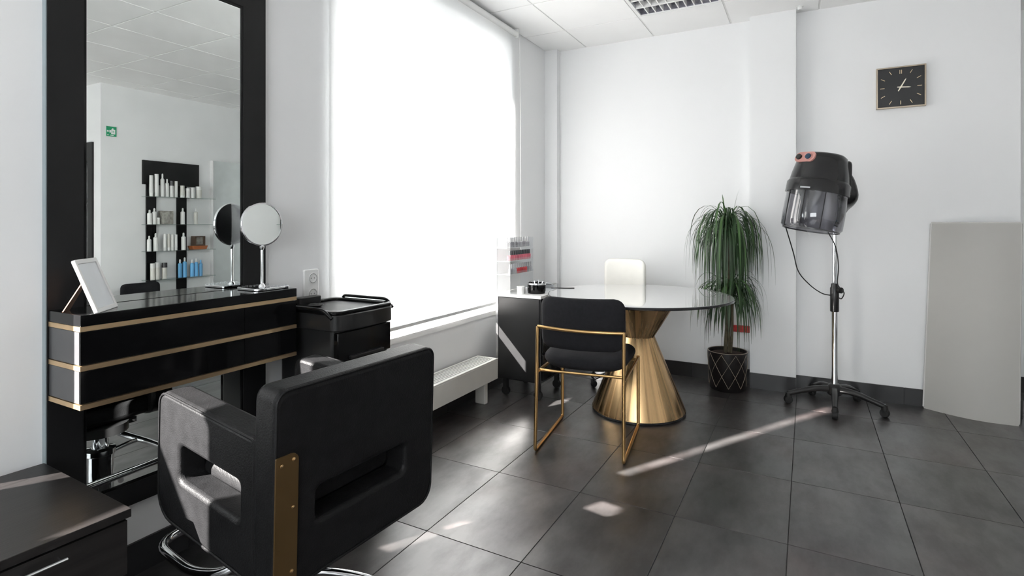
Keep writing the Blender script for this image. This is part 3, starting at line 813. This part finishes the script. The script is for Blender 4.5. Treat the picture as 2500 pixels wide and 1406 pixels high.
# ------------------------------------------------------------------ round table
t = thing('round_table', 'round glossy table on a brushed gold hourglass pedestal', 'table', (-0.99, 3.60, 0))
bm = new(); lathe(bm, [(0.29, 0.0), (0.305, 0.004), (0.305, 0.016)], 64); obj('foot_ring', bm, 'table_edge', t)
bm = new(); lathe(bm, [(0.303, 0.016), (0.300, 0.03), (0.107, 0.492)], 72, cap=True); obj('lower_cone', bm, 'gold_brushed', t)
bm = new(); lathe(bm, [(0.107, 0.492), (0.108, 0.497), (0.255, 0.742)], 72, cap=True); obj('upper_cone', bm, 'gold_brushed', t)
RT = 0.60
bm = new(); lathe(bm, [(0.0, 0.754), (RT - 0.004, 0.754), (RT - 0.0035, 0.7655), (RT - 0.006, 0.768), (0, 0.768)], 96); obj('top', bm, 'table_top', t)
bm = new(); lathe(bm, [(RT - 0.0035, 0.7525), (RT, 0.754), (RT, 0.766), (RT - 0.0035, 0.7672)], 96, cap=False); obj('edge_band', bm, 'table_edge', t)
bm = new(); lathe(bm, [(0.0, 0.742), (0.57, 0.746), (0.575, 0.754), (0, 0.754)], 72); obj('under_plate', bm, 'table_edge', t)

# ------------------------------------------------------------------ black and gold visitor chair
t = thing('visitor_chair', 'black upholstered chair on a thin gold sled frame at the round table', 'chair', (-1.10, 2.975, 0), math.radians(7.9))
xf_, yb, yf = 0.238, -0.283, 0.283
for s in (-1, 1):
    pts = fillet([(s * xf_, yf - 0.01, 0.435), (s * xf_, yf, 0.011), (s * xf_, yb, 0.011), (s * (xf_ - 0.004), yb + 0.035, 0.675)], 0.018, 4)
    obj('leg_frame', tub(pts, 0.0095, 10), 'gold_tube', t)
obj('back_bar', tub(smooth_path([(-xf_ + 0.004, yb + 0.035, 0.675), (-0.12, yb + 0.015, 0.672), (0, yb + 0.010, 0.668), (0.12, yb + 0.015, 0.668), (xf_ - 0.004, yb + 0.035, 0.668)], 5), 0.0095, 10), 'gold_tube', t)
for y in (-0.20, 0.22): obj('cross_bar', tub([(-xf_, y, 0.425), (xf_, y, 0.425)], 0.008, 8), 'gold_tube', t)
for s in (-1, 1): obj('seat_rail', tub([(s * xf_, yb + 0.022, 0.425), (s * xf_, yf - 0.008, 0.425)], 0.0085, 8), 'gold_tube', t)
obj('backrest', xf(pad(0.465, 0.285, 0.055, 0.06, bend=0.045), T((0, -0.225, 0.695)) @ Rx(math.radians(4))), 'fabric_black', t)
sb = xf(pad(0.47, 0.47, 0.085, 0.10, ns=26, nr=32, dome=0.012), T((0, 0.04, 0.475)) @ Rx(PI / 2))
for v in sb.verts: v.co.z += 0.035 * max(0.0, abs(v.co.x) / 0.235 - 0.55) * (1 if v.co.y < 0.1 else 0.4)
obj('seat', sb, 'fabric_black', t)

# cream chair behind the table
t = thing('cream_chair', 'cream leather chair behind the round table against the wall', 'chair', (-1.31, 4.10, 0), math.radians(-8))
obj('backrest', xf(pad(0.355, 0.34, 0.05, 0.06, bend=-0.02), T((0, 0.20, 0.785))), 'cream_leather', t)
obj('seat', xf(pad(0.38, 0.38, 0.07, 0.07, dome=0.01), T((0, -0.01, 0.46)) @ Rx(PI / 2)), 'cream_leather', t)
obj('back_support', tub(smooth_path([(0, -0.02, 0.41), (0, 0.17, 0.42), (0, 0.23, 0.50), (0, 0.222, 0.70)], 5), 0.014, 10), 'chrome', t)
bm = new(); lathe(bm, [(0.028, 0.08), (0.028, 0.25), (0.018, 0.255), (0.018, 0.43)], 20); obj('column', bm, 'chrome', t)
for k in range(5):
    a = 2 * PI * k / 5 + 0.5; c, s = math.cos(a), math.sin(a)
    l = obj('base_leg', tub([(0.02 * c, 0.02 * s, 0.10), (0.20 * c, 0.20 * s, 0.062)], [0.018, 0.011], 10), 'chrome', t)
    bm = new(); lathe(bm, [(0.022, -0.012), (0.024, 0), (0.022, 0.012)], 14, T((0.20 * c, 0.20 * s, 0.024)) @ Rz(a) @ Rx(PI / 2)); box(bm, 0.20 * c - 0.006, 0.20 * c + 0.006, 0.20 * s - 0.006, 0.20 * s + 0.006, 0.03, 0.065)
    obj('castor', bm, 'black_rubber', l)

# ------------------------------------------------------------------ potted plant
PXY = (-0.525, 4.375)
t = thing('potted_plant', 'tall drooping narrow leaved plant in a black geometric pot by the pilaster', 'plant', (*PXY, 0))
PR, PH = 0.140, 0.285
def pr(z): return 0.128 + 0.014 * z / PH
bm = new(); lathe(bm, [(0.0, 0.0), (0.118, 0.0), (0.128, 0.012), (pr(PH), PH), (pr(PH) - 0.01, PH), (pr(PH) - 0.012, 0.255), (0, 0.255)], 40); pot = obj('pot', bm, 'pot_black', t)
bm = new(); lathe(bm, [(0, 0.2552), (pr(0.262) - 0.012, 0.2552), (pr(0.262) - 0.014, 0.262), (0.05, 0.272), (0, 0.274)], 32); obj('soil', bm, 'soil', t)
NL = 9
bm = new()
zs = [0.03, 0.115, 0.20, 0.275]
for row in range(3):
    za, zb = zs[row], zs[row + 1]
    for k in range(NL):
        off = 0.5 * (row % 2)
        a = 2 * PI * (k + off) / NL
        for sgn in (-1, 1):
            b = a + sgn * PI / NL
            pts = []
            for q in range(6):
                w = q / 5; an = a + (b - a) * w; z = za + (zb - za) * w; r = pr(z) + 0.001
                pts.append((r * math.cos(an), r * math.sin(an), z))
            tube(bm, pts, 0.0016, 5)
obj('pot_lattice', bm, 'pot_line', pot)
bm = new(); tube(bm, [(pr(PH) * math.cos(2 * PI * i / 40) * 0.98, pr(PH) * math.sin(2 * PI * i / 40) * 0.98, PH) for i in range(40)], 0.003, 6, True); obj('pot_rim', bm, 'pot_line', pot)
for i, (x0, y0, x1, y1, z1) in enumerate(((0.01, 0.0, -0.01, 0.01, 1.24), (-0.02, 0.01, 0.02, 0.0, 1.20), (0.025, -0.015, 0.03, -0.01, 0.72), (-0.01, -0.02, -0.02, -0.02, 0.70))):
    obj('stem', tub(smooth_path([(x0, y0, 0.262), ((x0 + x1) / 2 + 0.008, (y0 + y1) / 2, (0.26 + z1) / 2), (x1, y1, z1)], 6), 0.011 if i < 2 else 0.009, 8), 'stem', t)
rnd = random.Random(11)
def leaf(bm, c, az, el, ln, w, droop, n=9):
    p = Vector(c); d = Vector((math.cos(az) * math.cos(el), math.sin(az) * math.cos(el), math.sin(el)))
    prev = None; step = ln / n
    for i in range(n + 1):
        q = i / n
        wd = w * (0.55 + 0.9 * q) if q < 0.5 else w * (1.0 * (1 - q) / 0.5) ** 0.7
        wd = max(wd, 0.0006)
        side = Vector((-math.sin(az), math.cos(az), 0)) * wd
        pos = Vector(p)
        # keep clear of the wall and the pilaster behind the plant
        if pos.y > 0: pos.y *= 0.32
        up = Vector((0, 0, 0.25 * wd))
        a, b, m = bm.verts.new(pos - side + up), bm.verts.new(pos + side + up), bm.verts.new(pos - up * 0.6)
        if prev:
            bm.faces.new((prev[0], prev[2], m, a)); bm.faces.new((prev[2], prev[1], b, m))
        prev = (a, b, m)
        p = p + d * step
        d = (d + Vector((0, 0, -droop * step * (1.0 + 2.2 * q)))).normalized()
def crown(cz, cx, n, lmin, lmax, dr, seed, name):
    r = random.Random(seed); bm = new()
    for i in range(n):
        az = r.uniform(0, 2 * PI); el = r.uniform(0.1, 1.35) if i % 5 else r.uniform(1.1, 1.5)
        leaf(bm, (cx + 0.03 * math.cos(az), 0.02 * math.sin(az), cz + r.uniform(-0.07, 0.06)), az, el, r.uniform(lmin, lmax), r.uniform(0.0035, 0.006), r.uniform(*dr))
    o = obj(name, bm, 'leaf_dark', t); o['kind'] = 'stuff'
    return o
crown(1.20, 0.0, 130, 0.36, 0.66, (7, 13), 3, 'foliage')
crown(1.16, 0.0, 110, 0.42, 0.72, (14, 24), 8, 'foliage')
crown(0.70, 0.02, 150, 0.26, 0.48, (8, 15), 5, 'foliage')
for i in range(80):
    up = i % 2 == 0
    bm = new(); az = 2 * PI * i / 80 * 3.0 + rnd.uniform(-0.2, 0.2)
    leaf(bm, (0.03 * math.cos(az), 0.02 * math.sin(az), (1.21 if up else 0.71) + rnd.uniform(-0.04, 0.05)), az, rnd.uniform(0.5, 1.25) if i % 9 else 1.45,
         (rnd.uniform(0.48, 0.72) if up else rnd.uniform(0.34, 0.52)) * (1 if i % 9 else 0.4), rnd.uniform(0.005, 0.0075), rnd.uniform(5.5, 10) if i % 9 else 2.0, 11)
    obj('leaf', bm, 'leaf', t)
t = tag(obj('red_box', bx(-0.06, 0.06, -0.035, 0.0, -0.024, 0.024), 'red_box', None, smooth=False, bevel=0.003, loc=(-0.445, YB, 0.425)), 'small red box on the wall behind the potted plant', 'box')

# ------------------------------------------------------------------ hood hair dryer on a stand
DXY = (0.165, 4.30)
t = thing('hood_dryer', 'black hooded salon hair dryer on a wheeled chrome stand', 'hair dryer', (*DXY, 0))
bm = new(); lathe(bm, [(0.035, 0.075), (0.045, 0.085), (0.045, 0.13), (0.030, 0.15), (0.024, 0.152)], 24); obj('base_hub', bm, 'black_plastic', t)
for k in range(5):
    a = -PI / 2 + 2 * PI * k / 5 - 0.03; c, s = math.cos(a), math.sin(a)
    R = 0.29 if s < 0.3 else 0.235
    l = obj('base_leg', tub(smooth_path([(0.02 * c, 0.02 * s, 0.115), (0.12 * c, 0.12 * s, 0.112), (R * c, R * s, 0.068)], 4), [0.022] * 3 + [0.02] * 3 + [0.017] * 2 + [0.015], 12), 'black_plastic', t)
    bm = new(); lathe(bm, [(0.024, -0.016), (0.027, -0.012), (0.027, 0.012), (0.024, 0.016)], 18, T((R * c, R * s, 0.027)) @ Rz(a) @ Rx(PI / 2))
    lathe(bm, [(0.016, 0.03), (0.02, 0.05), (0.015, 0.075)], 12, T((R * c, R * s, 0)))
    obj('castor', bm, 'black_rubber', l)
bm = new(); lathe(bm, [(0.0195, 0.15), (0.0195, 0.66)], 24); obj('pole', bm, 'chrome', t)
bm = new(); lathe(bm, [(0.024, 0.64), (0.027, 0.645), (0.027, 0.80), (0.022, 0.81), (0.020, 0.83), (0.016, 0.832)], 24); col = obj('height_collar', bm, 'black_plastic', t)
obj('knob', (lambda b: (lathe(b, [(0.012, 0.02), (0.012, 0.035), (0.020, 0.037), (0.020, 0.055), (0.0, 0.058)], 16, T((0, 0, 0.79)) @ Rz(-0.8) @ Ry(PI / 2)), b)[1])(new()), 'black_plastic', col)
bm = new(); lathe(bm, [(0.0135, 0.83), (0.0135, 1.33)], 20); obj('upper_pole', bm, 'chrome', t)
# hood: local axis tilted so that its top leans to the right of the picture
Rv = Vector((math.cos(YAW), math.sin(YAW), 0))
HB = Vector((0.02, 4.03, 1.195)) - Vector((*DXY, 0))          # centre of the visor mouth
Mh = T(HB) @ Matrix.Rotation(math.radians(10), 4, Vector((-Rv.y, Rv.x, 0)))
def hl(prof, n=48, **k):
    b = new(); lathe(b, prof, n, Mh, **k); return b
obj('visor', hl([(0.162, 0.0), (0.178, 0.02), (0.180, 0.10), (0.176, 0.245)], cap=False), 'smoke_visor', t)
obj('visor_rim', hl([(0.160, -0.003), (0.166, -0.001), (0.166, 0.006), (0.160, 0.006), (0.160, -0.003)], cap=False), 'side_grey', t)
obj('hood_skirt', hl([(0.172, 0.235), (0.186, 0.235), (0.184, 0.30), (0.172, 0.318)], cap=False), 'black_hood', t)
obj('hood_shell', hl([(0.172, 0.318), (0.166, 0.36), (0.148, 0.445), (0.138, 0.475), (0.12, 0.49), (0.05, 0.498), (0.0, 0.499)]), 'black_hood', t)
obj('hood_lining', hl([(0.170, 0.24), (0.160, 0.30), (0.10, 0.34), (0.0, 0.345)], cap=False), 'hood_inner', t)
obj('inner_dome', hl([(0.120, 0.02), (0.135, 0.10), (0.125, 0.22), (0.09, 0.30), (0.0, 0.33)], cap=False, a0=-0.2, a1=2.4), 'hood_inner', t)
for a in (-2.6, -1.95, -1.3):
    obj('visor_rib', xf(bx(0.176, 0.1815, -0.002, 0.002, 0.005, 0.24), Mh @ Rz(a)), 'black_plastic', t, smooth=False)
# control panel, facing the camera on the shoulder of the shell
ap = math.radians(-128)
Mp = Mh @ Rz(ap) @ T((0.139, 0, 0.452)) @ Ry(math.radians(72))
bm = prism(rr(-0.035, 0.035, -0.085, 0.055, 0.03, 6), lambda u, v, s: Mp @ Vector((u, v, 0.010 * s - 0.002))); cp = obj('control_panel', bm, 'hood_pink', t)
for y, m_ in ((-0.055, 'black_plastic'), (0.012, 'knob_blue')):
    bm = new(); lathe(bm, [(0.019, 0.008), (0.018, 0.02), (0.012, 0.022), (0, 0.022)], 20, Mp @ T((0.002, y, 0))); obj('dial', bm, m_, cp)
bm = new(); lathe(bm, [(0.026, 0.007), (0.026, 0.011), (0.020, 0.011)], 24, Mp @ T((0.002, 0.012, 0))); obj('dial_ring', bm, 'hood_pink', cp)
obj('badge', xf(bx(0.1845, 0.1868, -0.03, 0.03, 0.246, 0.256), Mh @ Rz(math.radians(-112))), 'chrome', t, smooth=False)
# yoke arm behind the hood
side = Mh @ (Rz(math.radians(25)) @ Vector((0.140, 0, 0.40)))
side2 = Mh @ (Rz(math.radians(28)) @ Vector((0.185, 0, 0.27)))
bm = new(); tube(bm, smooth_path([side, side.lerp(side2, 0.5) + Vector((0.018, 0.015, 0.01)), side2 + Vector((0.018, 0.02, -0.02)), Vector((0.045, -0.005, 1.34)), Vector((0.0, 0.0, 1.22))], 6), [0.030 + 0.022 * i / 11 for i in range(12)] + [0.052 - 0.033 * i / 12 for i in range(13)], 18); obj('yoke', bm, 'black_hood', t)
obj('rear_housing', xf(prism(rr(-0.06, 0.06, 0.25, 0.47, 0.03, 5), lambda u, v, s: (0.125 + 0.06 * s - (0.03 * (v - 0.25) / 0.22), u, v)), Mh @ Rz(math.radians(15))), 'black_hood', t, bevel=0.01)
obj('cable', tub(smooth_path([Mh @ Vector((-0.15, -0.06, 0.01)), (-0.245, -0.24, 1.05), (-0.215, -0.20, 0.92), (-0.15, -0.14, 0.83), (-0.08, -0.07, 0.77), (-0.026, -0.02, 0.752)], 8), 0.0035, 8), 'black_rubber', t)
obj('cable', tub(smooth_path([Mh @ Vector((0.10, -0.02, 0.0)), (0.005, -0.035, 1.08), (0.022, -0.02, 0.95), (0.016, -0.02, 0.84), (0.035, -0.03, 0.80), (0.055, -0.01, 0.77), (0.04, 0.0, 0.73), (0.022, 0, 0.74)], 8), 0.0035, 8), 'black_rubber', t)

# ------------------------------------------------------------------ wall clock
t = thing('wall_clock', 'rectangular black faced wall clock with bronze frame', 'clock', (0.565, YB, 2.172))
cw, chh = 0.140, 0.141
fo = [(-cw, -chh), (cw, -chh), (cw, chh), (-cw, chh)]; fi = [(-cw + 0.009, -chh + 0.009), (cw - 0.009, -chh + 0.009), (cw - 0.009, chh - 0.009), (-cw + 0.009, chh - 0.009)]
obj('frame', ring_prism(fo, fi, lambda u, v, s: (u, -0.030 * s, v)), 'clock_bronze', t, smooth=False, bevel=0.001)
obj('face', bx(-cw + 0.009, cw - 0.009, -0.018, -0.001, -chh + 0.009, chh - 0.009), 'clock_face', t, smooth=False)
for k in range(12):
    a = PI / 2 - 2 * PI * k / 12; c, s = math.cos(a), math.sin(a)
    R = min(0.118 / max(abs(c), 1e-3), 0.118 / max(abs(s), 1e-3), 0.130)
    ln = 0.026
    M = T((R * c, -0.0195, R * s)) @ Ry(-a)
    wds = (-0.005, 0.005) if k == 0 else (0,)
    bm = new()
    for w in wds: box(bm, -ln, 0, -0.0012, 0.0012, w - 0.0016, w + 0.0016, M)
    obj('hour_marker', bm, 'clock_mark', t, smooth=False)
for a, ln, w, tail in ((math.radians(62), 0.066, 0.0042, 0.03), (math.radians(-5), 0.058, 0.0035, 0.02)):
    obj('hand', prism([(-tail, -w * 0.7), (0, -w), (ln * 0.8, -w * 0.8), (ln, 0), (ln * 0.8, w * 0.8), (0, w), (-tail, w * 0.7)], lambda u, v, s: (u * math.cos(a) - v * math.sin(a), -0.0205 - 0.002 * s, u * math.sin(a) + v * math.cos(a))), 'clock_hand', t, smooth=False)
bm = new(); lathe(bm, [(0.006, 0.018), (0.006, 0.025), (0, 0.026)], 14, Rx(PI / 2)); obj('hub', bm, 'clock_hand', t)

# ------------------------------------------------------------------ curved grey board standing by the corner
t = thing('curved_board', 'tall curved pale grey board standing against the wall in the right corner', 'board', (0.91, 4.47, 0))
def cpt(q, z, off):
    # q 0..1 left to right; foot bows forward, top is straighter
    f = z / 1.24
    x = (0.690 + 0.045 * f) + (1.140 - 0.690 - 0.03 * f) * q
    y = (4.535 + (4.405 - 4.535) * q) - 0.055 * math.sin(PI * q) * (1 - 0.3 * f) + 0.012 * f
    return (x - 0.91, y - 4.47 + off, z)
bm = new(); n = 16; cols = []
for i in range(n + 1):
    q = i / n
    cols.append([bm.verts.new(cpt(q, 0, 0)), bm.verts.new(cpt(q, 1.24, 0)), bm.verts.new(cpt(q, 1.24, 0.014)), bm.verts.new(cpt(q, 0, 0.014))])
for A, B in zip(cols, cols[1:]):
    for k in range(4): bm.faces.new((A[k], A[(k + 1) % 4], B[(k + 1) % 4], B[k]))
bm.faces.new(cols[0]); bm.faces.new(cols[-1])
obj('panel', bm, 'board_grey', t)
obj('top_edge', tub([cpt(i / n, 1.2415, 0.007) for i in range(n + 1)], 0.0075, 6), 'board_edge', t)
for q in (0, 1): obj('side_edge', tub([cpt(q, 0.01, 0.007), cpt(q, 1.238, 0.007)], 0.0075, 6), 'board_edge', t)

# ------------------------------------------------------------------ recessed louvre light in the ceiling
t = thing('ceiling_light', 'square recessed louvre light in the white panel ceiling', 'ceiling light', (-0.82, 3.79, ZC))
s = 0.294
obj('frame', ring_prism([(-s, -s), (s, -s), (s, s), (-s, s)], [(-s + 0.018, -s + 0.018), (s - 0.018, -s + 0.018), (s - 0.018, s - 0.018), (-s + 0.018, s - 0.018)], lambda u, v, q: (u, v, -0.004 + 0.012 * q)), 'white_gloss', t, smooth=False)
bm = new(); q = s - 0.018
for a in ((-q, q, -q, q, 0.085, 0.09), (-q, -q + 0.004, -q, q, 0.004, 0.085), (q - 0.004, q, -q, q, 0.004, 0.085), (-q, q, -q, -q + 0.004, 0.004, 0.085), (-q, q, q - 0.004, q, 0.004, 0.085)): box(bm, *a)
obj('housing', bm, 'reflector', t, smooth=False)
for i in range(4):
    y = -q + (i + 0.5) * 2 * q / 4
    bm = new(); lathe(bm, [(0.013, -q + 0.01), (0.013, q - 0.01)], 14, T((0, y, 0.062)) @ Ry(PI / 2)); obj('tube', bm, 'white_gloss', t)
for i in range(1, 4):
    y = -q + i * 2 * q / 4
    obj('louvre', bx(-q, q, y - 0.009, y + 0.009, 0.002, 0.045), 'white_gloss', t, smooth=False)
for i in range(1, 10):
    x = -q + i * 2 * q / 10
    obj('louvre', bx(x - 0.004, x + 0.004, -q, q, 0.003, 0.042), 'white_gloss', t, smooth=False)
t = thing('ceiling_sensor', 'small white knob on the ceiling at the pilaster corner', 'sensor', (-0.045, 4.44, ZC))
bm = new(); lathe(bm, [(0.0, -0.022), (0.012, -0.022), (0.016, -0.012), (0.016, 0.0)], 18); obj('body', bm, 'white_gloss', t)
bm = new(); lathe(bm, [(0.024, -0.004), (0.024, 0.0)], 20); obj('base', bm, 'white_gloss', t)

# ------------------------------------------------------------------ opposite wall, seen in the mirror
t = thing('display_shelf', 'black wall display with glass shelves of products, seen in the mirror', 'shelf', (XO, 3.9, 0))
def sl(y): return y - 3.9
obj('header_board', bx(-0.03, 0, sl(3.575), sl(4.245), 1.70, 1.985), 'frame_black', t, smooth=False)
for a, b in ((3.617, 3.727), (3.972, 4.09)): obj('upright', bx(-0.022, 0, sl(a), sl(b), 0.40, 1.70), 'black_gloss', t, smooth=False)
obj('foot_ledge', bx(-0.10, 0, sl(3.60), sl(4.10), 0.36, 0.405), 'frame_black', t, smooth=False)
SH = (1.555, 1.228, 0.912, 0.575)
for z in SH: obj('glass_shelf', bx(-0.175, -0.023, sl(3.56), sl(4.375), z - 0.008, z), 'shelf_glass', t, smooth=False)
def bprof(kind, r, h):
    if kind == 'bottle': return [(0, 0), (r, 0), (r, h * 0.74), (r * 0.45, h * 0.80), (0, h * 0.80)], [(r * 0.42, h * 0.80), (r * 0.42, h * 0.95), (r * 0.25, h), (0, h)]
    if kind == 'tube': return [(0, h * 0.18), (r, h * 0.18), (r * 0.95, h * 0.6), (r * 0.9, h), (0, h)], [(0, 0), (r * 0.9, 0), (r * 0.95, h * 0.18)]
    return [(0, 0), (r, 0), (r, h * 0.7), (0, h * 0.7)], [(r * 1.05, h * 0.7), (r * 1.05, h), (0, h)]
# (u pixel in the mirror, kind, radius, height, material, cap material, words)
ROWS = [
 [(362, 'tube', .022, .25, 'bottle_white', 'w', 'tall white'), (374, 'tube', .024, .27, 'bottle_white', 'w', 'tall white'), (388, 'bottle', .022, .28, 'bottle_white', 'w', 'tall white'),
  (399, 'bottle', .022, .22, 'bottle_white', 'w', 'white'), (410, 'jar', .022, .20, 'bottle_white', 'k', 'white dark capped'), (421, 'tube', .02, .20, 'bottle_white', 'w', 'white'),
  (437, 'tube', .026, .15, 'bottle_cream', 'w', 'cream'), (451, 'jar', .024, .12, 'bottle_white', 'w', 'short white'), (463, 'jar', .024, .13, 'bottle_white', 'w', 'short white'), (480, 'jar', .034, .15, 'bottle_cream', 'w', 'wide cream')],
 [(358, 'bottle', .024, .17, 'bottle_white', 'w', 'white'), (369, 'bottle', .024, .19, 'bottle_white', 'w', 'white'), (378, 'jar', .02, .08, 'bottle_white', 'w', 'short white'),
  (438, 'bottle', .024, .20, 'bottle_white', 'w', 'white'), (472, 'bottle', .022, .20, 'bottle_cream', 'w', 'pale cream')],
 [(357, 'bottle', .022, .18, 'bottle_white', 'w', 'white'), (372, 'bottle', .025, .21, 'bottle_white', 'w', 'white'), (394, 'tube', .017, .20, 'bottle_white', 'w', 'slim white'), (403, 'tube', .017, .20, 'bottle_cream', 'w', 'slim cream'),
  (412, 'tube', .017, .19, 'bottle_white', 'w', 'slim white'), (421, 'tube', .017, .19, 'bottle_white', 'w', 'slim white'), (440, 'bottle', .025, .21, 'bottle_white', 'w', 'white')],
 [(365, 'jar', .024, .19, 'bottle_cream', 'w', 'cream'), (376, 'jar', .024, .20, 'bottle_cream', 'w', 'cream'), (393, 'jar', .028, .19, 'bottle_cream', 'k', 'cream dark capped'),
  (431, 'bottle', .022, .22, 'bottle_blue', 'w', 'blue'), (443, 'bottle', .024, .24, 'bottle_blue', 'w', 'blue'), (462, 'bottle', .022, .21, 'bottle_blue', 'w', 'blue'), (473, 'bottle', .022, .22, 'bottle_blue', 'w', 'blue'), (485, 'bottle', .022, .20, 'bottle_blue', 'b', 'blue')],
]
SN = ('top', 'second', 'third', 'lowest')
cache = {}
for ri, row in enumerate(ROWS):
    for k, (u, kind, r, h_, m_, cm_, words) in enumerate(row):
        y = 3.617 + (u - 358) * 0.00484
        noun = {'bottle': 'bottle', 'tube': 'squeeze tube', 'jar': 'container'}[kind]
        b = thing('product_' + {'bottle': 'bottle', 'tube': 'tube', 'jar': 'container'}[kind], f'{words} {noun}, {ORD[k]} from left on the {SN[ri]} glass shelf in the mirror', 'bottle', (XO - 0.085, y, SH[ri]), group='products on the display shelves')
        key = (kind, r, h_, m_, cm_)
        A, B = bprof(kind, r, h_)
        bm = new(); lathe(bm, A, 16); obj('body', bm, m_, b)
        bm = new(); lathe(bm, B, 14); obj('cap', bm, {'w': 'bottle_white', 'k': 'polish_cap', 'b': 'bottle_blue'}[cm_], b)
tag(obj('product_box', bx(-0.05, 0.05, -0.06, 0.06, 0, 0.16), 'grey_box', loc=(XO - 0.09, 3.617 + 38 * 0.00484, SH[1]), smooth=False, bevel=0.002), 'square grey box on the second glass shelf in the mirror', 'box')
t = thing('gift_box', 'dark brown square box with open front on the third glass shelf in the mirror', 'box', (XO - 0.09, 3.617 + 119 * 0.00484, SH[2] + 0.046))
obj('shell', ring_prism([(-0.065, 0), (0.065, 0), (0.065, 0.12), (-0.065, 0.12)], [(-0.05, 0.014), (0.05, 0.014), (0.05, 0.106), (-0.05, 0.106)], lambda u, v, s_: (0.04 - 0.09 * s_, u, v)), 'brown_box', t, smooth=False)
obj('insert', bx(-0.02, 0.035, -0.05, 0.05, 0.014, 0.106), 'grey_box', t, smooth=False)
tag(obj('product_tray', xf(prism(rr(-0.06, 0.06, -0.115, 0.095, 0.02, 4), lambda u, v, s_: (u * (0.9 + 0.1 * s_), v * (0.85 + 0.15 * s_), 0.045 * s_)), T((0, 0, 0))), 'orange_brown', loc=(XO - 0.095, 3.617 + 120 * 0.00484, SH[2]), bevel=0.003), 'orange brown tray under the brown box on the third shelf', 'tray')
# emergency sign
t = thing('exit_sign', 'small green emergency sign with white symbols on the wall, seen in the mirror', 'sign', (XO, 3.255, 2.272))
obj('plate', bx(-0.008, 0, -0.05, 0.05, -0.055, 0.055), 'sign_green', t, smooth=False)
bm = new()
box(bm, -0.0095, -0.008, -0.004, 0.036, -0.030, 0.022); box(bm, -0.0095, -0.008, 0.004, 0.018, 0.022, 0.036)
box(bm, -0.0095, -0.008, -0.046, -0.030, -0.008, 0.010); box(bm, -0.0095, -0.008, -0.022, -0.006, -0.014, 0.014)
box(bm, -0.0095, -0.008, -0.045, -0.028, -0.046, -0.040); box(bm, -0.0095, -0.008, -0.015, 0.02, -0.046, -0.040)
obj('symbol', bm, 'white_gloss', t, smooth=False)
bm = new(); box(bm, -0.0105, -0.0095, 0.010, 0.020, -0.008, 0.002); obj('symbol_dot', bm, 'sign_green', t, smooth=False)
# second tall mirror panel
t = thing('mirror_panel', 'tall frameless mirror panel with white sides right of the display shelf, in the mirror', 'mirror', (XO, 4.72, 0.40))
obj('body', bx(-0.06, 0, -0.31, 0.31, 0, 1.66), 'white_frame', t, smooth=False)
obj('mirror_glass', bx(-0.064, -0.0605, -0.305, 0.305, 0.005, 1.655), 'mirror', t, smooth=False)
# black waiting bench below
t = thing('waiting_chair', 'black padded waiting chair below the display shelf, its top edge in the mirror', 'chair', (2.36, 3.47, 0), math.radians(90))
obj('backrest', xf(pad(0.42, 0.24, 0.05, 0.05), T((0, -0.20, 0.52 - 0.12 + 0.04))), 'fabric_black', t)
obj('seat', xf(pad(0.44, 0.42, 0.08, 0.06), T((0, 0.02, 0.30)) @ Rx(PI / 2)), 'fabric_black', t)
for a in (-1, 1):
    for b in (-1, 1): obj('leg', tub([(a * 0.19, 0.02 + b * 0.17, 0.0), (a * 0.17, 0.02 + b * 0.15, 0.28)], 0.012, 10), 'chrome', t)
    obj('back_post', tub([(a * 0.16, -0.15, 0.29), (a * 0.16, -0.20, 0.45)], 0.011, 8), 'chrome', t)
